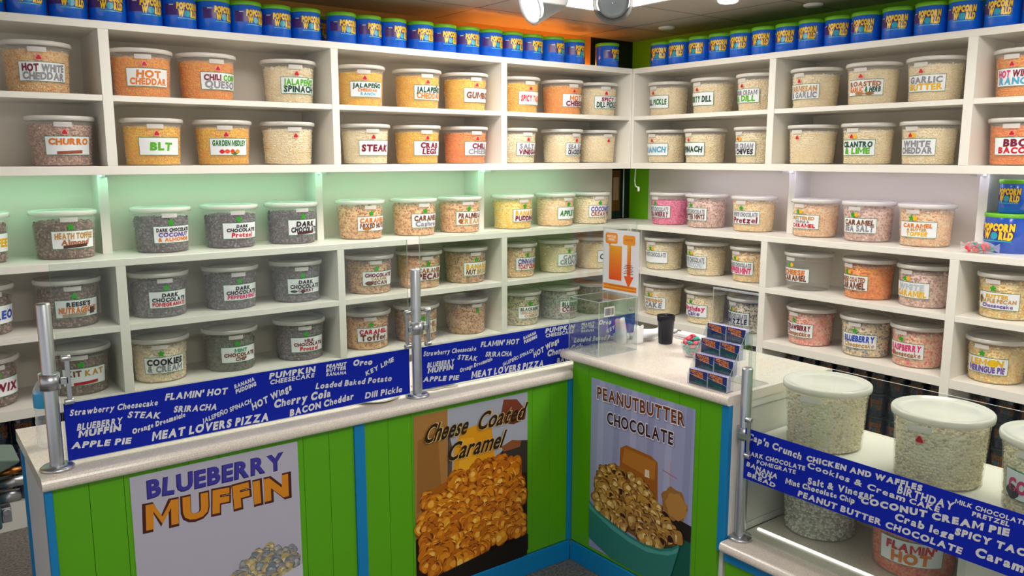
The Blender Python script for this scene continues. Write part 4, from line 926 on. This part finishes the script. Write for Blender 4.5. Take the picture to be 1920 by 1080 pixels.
for z, r, n in ((.016, .017, 5), (.031, .025, 8), (.047, .029, 9), (.062, .030, 9), (.075, .018, 5), (.085, .002, 1)):
    for k in range(n):
        a = 2 * PI * (k + .3 * (z * 100 % 3)) / n; spots.append((r * math.cos(a), r * math.sin(a), z, a))
for i, (dx, dy, dz, a) in enumerate(spots):
    kd = 'pink' if rng.random() < .5 else 'teal'
    o = bpy.data.objects.new('wrapped_candy', CM[kd]); COL.objects.link(o); o.location = (ccx + dx, ccy + dy, BZ + dz)
    o.rotation_euler = (PI / 2 + rng.uniform(-.3, .3), rng.uniform(-.3, .3), a + rng.uniform(-.4, .4) + PI / 2 * 0)
    tag(o, f'{kd} wrapped candy heaped in the small clear cup', 'candy', f'{kd} candies in the clear cup')

# card rack: four stepped tiers, two pockets each
RK = empty('card_rack', (-1.83, -2.237, BZ), 'clear acrylic card rack with four stepped tiers of blue cards', 'card rack')
ry0, ry1 = -2.322, -2.152
tiers = [(-1.872 + .030 * k, BZ + .002 + .051 * k) for k in range(4)]
for k, (fx, fz) in enumerate(tiers):
    sheet('pocket_floor', fx, fx + .034, ry0, ry1, fz - .002, fz, RK)
    lip = MB(); 
    for a, b_ in ((ry1, -2.2385), (-2.2395, ry0)):
        # the front lip of each pocket slopes down towards the block's free end
        lip.add([(fx, a, fz), (fx, b_, fz), (fx, b_, fz + .022), (fx, a, fz + .036), (fx - .0022, a, fz), (fx - .0022, b_, fz), (fx - .0022, b_, fz + .022), (fx - .0022, a, fz + .036)], [(0, 1, 2, 3), (7, 6, 5, 4)], 0)
        o_ = len(lip.v) - 8; 
        for q in ((0, 4, 5, 1), (1, 5, 6, 2), (2, 6, 7, 3), (3, 7, 4, 0)): lip.f.append([o_ + i for i in q]); lip.m.append(1); lip.sm.append(False)
    part('pocket_lip', lip, [ACRYL, mat('C8D4EE', .2)], RK)
    sheet('pocket_back', fx + .0315, fx + .034, ry0, ry1, fz, fz + .051, RK)
    part('pocket_divider', MB().box(fx - .0015, fx + .0310, -2.2390, -2.2365, fz, fz + .040), ACRYLEDGE, RK)
for yy in (ry0 - .0025, ry1):
    pf = [(-1.8745, BZ), (-1.8745, BZ + .036), (-1.782, BZ + .200), (-1.745, BZ + .205), (-1.745, BZ)]
    m = MB().prism(pf, 'y', yy, yy + .0025); m.m = [0, 0] + [1] * 5
    m.v = [(p[0], p[1], p[2]) for p in m.v]; part('side_pane', m, [ACRYL, ACRYLEDGE], RK)
cards = []
tname = ['lowest', 'second', 'third', 'top']
for k, (fx, fz) in enumerate(tiers):
    for s, (a, b_) in enumerate(((ry1 - .003, -2.2365), (-2.2395, ry0 + .003))):
        e = empty('card_stack', (fx + .012, (a + b_) / 2, fz), f'stack of blue cards in the {tname[k]} tier of the rack, {"candy cup" if s == 0 else "glass guard"} side', 'card stack', 'card stacks in the rack')
        part('cards', MB().box(fx + .002, fx + .024, min(a, b_), max(a, b_), fz, fz + .052), mat('B9B8DC', .5), e, bevel=.0006)
        P = Print(lambda u, v, e_=0, fx=fx: (fx + .0016 - e_, -u, v)); u0, u1 = -max(a, b_), -min(a, b_)
        P.poly([(u0, fz), (u1, fz), (u1, fz + .052), (u0, fz + .052)], '1C3276'); P.poly([(u0, fz), (u1, fz), (u1, fz + .016), (u0, fz + .024)], '123C64')
        for h, bo in (('5A1A10', .09), ('F08A1C', .05)):
            P.line('POPCORN', (u0 + .006, fz + .040), (u0 + .060, fz + .037), .010, h, bold=bo, gap=.05)
            P.line('WORLD', (u0 + .018, fz + .027), (u0 + .062, fz + .025), .010, h, bold=bo, gap=.05)
        P.line('GIFT CARD', (u0 + .026, fz + .008), (u0 + .062, fz + .008), .006, '2A8A6E', bold=.03)
        part('printed_face', P.mb, P.mats, e, norm=False)
# clear upright sheet on feet behind the rack
SS = empty('acrylic_stand', (-1.76, -2.24, BZ), 'empty clear acrylic upright stand behind the card rack at the block end', 'stand')
sheet('upright_pane', -1.738, -1.734, -2.334, -2.140, BZ + .003, BZ + .325, SS)
sheet('foot_pane', -1.738, -1.655, -2.334, -2.140, BZ, BZ + .003, SS)
part('top_rim', MB().box(-1.7395, -1.7325, -2.334, -2.140, BZ + .3255, BZ + .331), ACRYLEDGE, SS)

# ================================================================== THINGS ON THE ORANGE-WALL COUNTER
WZ = .832
bx, by = -3.757, -1.262
wbt = empty('water_bottle', (bx, by, WZ), 'clear plastic water bottle with light blue label on the worktop behind the steel post', 'bottle')
prof = [(.001, .002), (.026, 0), (.031, .004)]
for k in range(5): prof += [(.0325, .012 + k * .022), (.0310, .020 + k * .022), (.0325, .028 + k * .022)]
prof += [(.0330, .125), (.0330, .165), (.031, .178), (.020, .198), (.0125, .206), (.0125, .214)]
part('body', MB().lathe(prof, 32, (bx, by, WZ)), clear('bottle_plastic', 'E8F0F4', .10, .6, .05), wbt)
part('label', MB().lathe([(.0334, .123), (.0336, .124), (.0336, .166), (.0334, .167)], 32, (bx, by, WZ)), mat('2EA6DC', .35), wbt, label='light blue band')
part('cap', MB().lathe([(.0145, .206), (.0150, .208), (.0150, .222), (.014, .224), (.001, .224)], 24, (bx, by, WZ)), mat('F0F2F4', .4), wbt)
solo('plate', MB().lathe([(.001, 0), (.050, 0), (.075, .006), (.088, .011), (.087, .013), (.073, .008), (.048, .003), (.001, .003)], 44, (-2.735, -1.430, WZ)), mat('E9E6E0', .3), 'white plate on the worktop behind the glass next to the middle post', 'plate', (-2.735, -1.43, WZ))
solo('folded_cloth', cloth(-2.560, -2.400, -1.475, -1.375, WZ, 2, .006, 8, -.08), mat('DED6CC', .8), 'beige folded cloth on the worktop behind the glass beside the middle post', 'cloth', (-2.48, -1.425, WZ))
# candy bag on the open shelf
bag = empty('candy_bag', (.075, -2.265, Z1), 'clear bag of red and teal candies lying in front of the wide blue tin', 'candy bag')
sk = MB(); v = []; f = []; n = 16; m = 9
for j in range(m + 1):
    t = j / m; q = math.sin(PI * min(max((t - .08) / .84, 0), 1)) ** .5 * .030 if .08 < t < .92 else .004
    for k in range(n):
        a = 2 * PI * k / n; wv = 1 + .10 * math.sin(3 * a + j)
        v.append((.075 + q * math.cos(a) * 1.0 * wv, -2.175 - .18 * t, Z1 + .0305 + (q * math.sin(a) if q > .005 else (.022 if 1 else 0) * math.sin(a))))
for j in range(m):
    for k in range(n): f.append((j * n + k, j * n + (k + 1) % n, (j + 1) * n + (k + 1) % n, (j + 1) * n + k))
sk.add(v, f, 0, True)
sk.v = [(a, b_, max(c, Z1 + .0005)) for a, b_, c in sk.v]
part('wrapper', sk, clear('bag_film', 'F2E6E8', .14, .55, .06), bag)
cdm = MB(); rng = random.Random(12)
for i in range(60):
    c = Vector((.075 + rng.uniform(-.019, .019), -2.265 + rng.uniform(-.062, .062), Z1 + .026 + rng.uniform(-.017, .020)))
    cdm.add([c + p * .0085 for p in IV], IF, 0 if rng.random() < .75 else 1, True)
o = part('candies', cdm, [mat('E8343E', .3), mat('2F8C8C', .3)], bag); o['kind'] = 'stuff'

# bag sealer machine past the counter end
SM = empty('bag_sealer', (-4.03, -.72, 0), 'grey green bag sealing machine with steel rollers and dark knob, beyond the counter end', 'machine')
TEAL = mat('3E6068', .4); DKM = mat('20262A', .4)
part('stand', MB().box(-4.25, -3.98, -.80, -.55, 0, .02).box(-4.14, -4.09, -.70, -.65, .02, .40).box(-4.25, -3.95, -.82, -.53, .40, .42), DKM, SM, bevel=.003)
hs = MB().prism([(-4.25, .42), (-3.868, .42), (-3.868, .55), (-3.885, .605), (-4.25, .66)], 'y', -.82, -.64)
part('housing', hs, TEAL, SM, bevel=.008)
part('top_cover', MB().prism([(-4.20, .655), (-3.885, .607), (-3.800, .640), (-3.795, .652), (-3.90, .675), (-4.20, .70)], 'y', -.80, -.60), mat('6E8078', .4), SM, bevel=.006)
part('roller', MB().cyl((-3.866, -.75, .560), (-3.765, -.75, .560), .018, 20), CHROME, SM)
part('roller', MB().cyl((-3.866, -.75, .510), (-3.80, -.75, .510), .022, 20), CHROME, SM)
part('copper_sleeve', MB().cyl((-3.866, -.75, .600), (-3.79, -.75, .600), .012, 16), mat('B5703A', .3, 1.0), SM)
part('knob', MB().cyl((-3.764, -.75, .560), (-3.735, -.75, .560), .038, 28), mat('3A1A1C', .35), SM, bevel=.004)
part('bracket', MB().box(-3.866, -3.835, -.79, -.71, .43, .485).cyl((-3.85, -.792, .47), (-3.85, -.80, .47), .014, 16), CHROME, SM, bevel=.003)
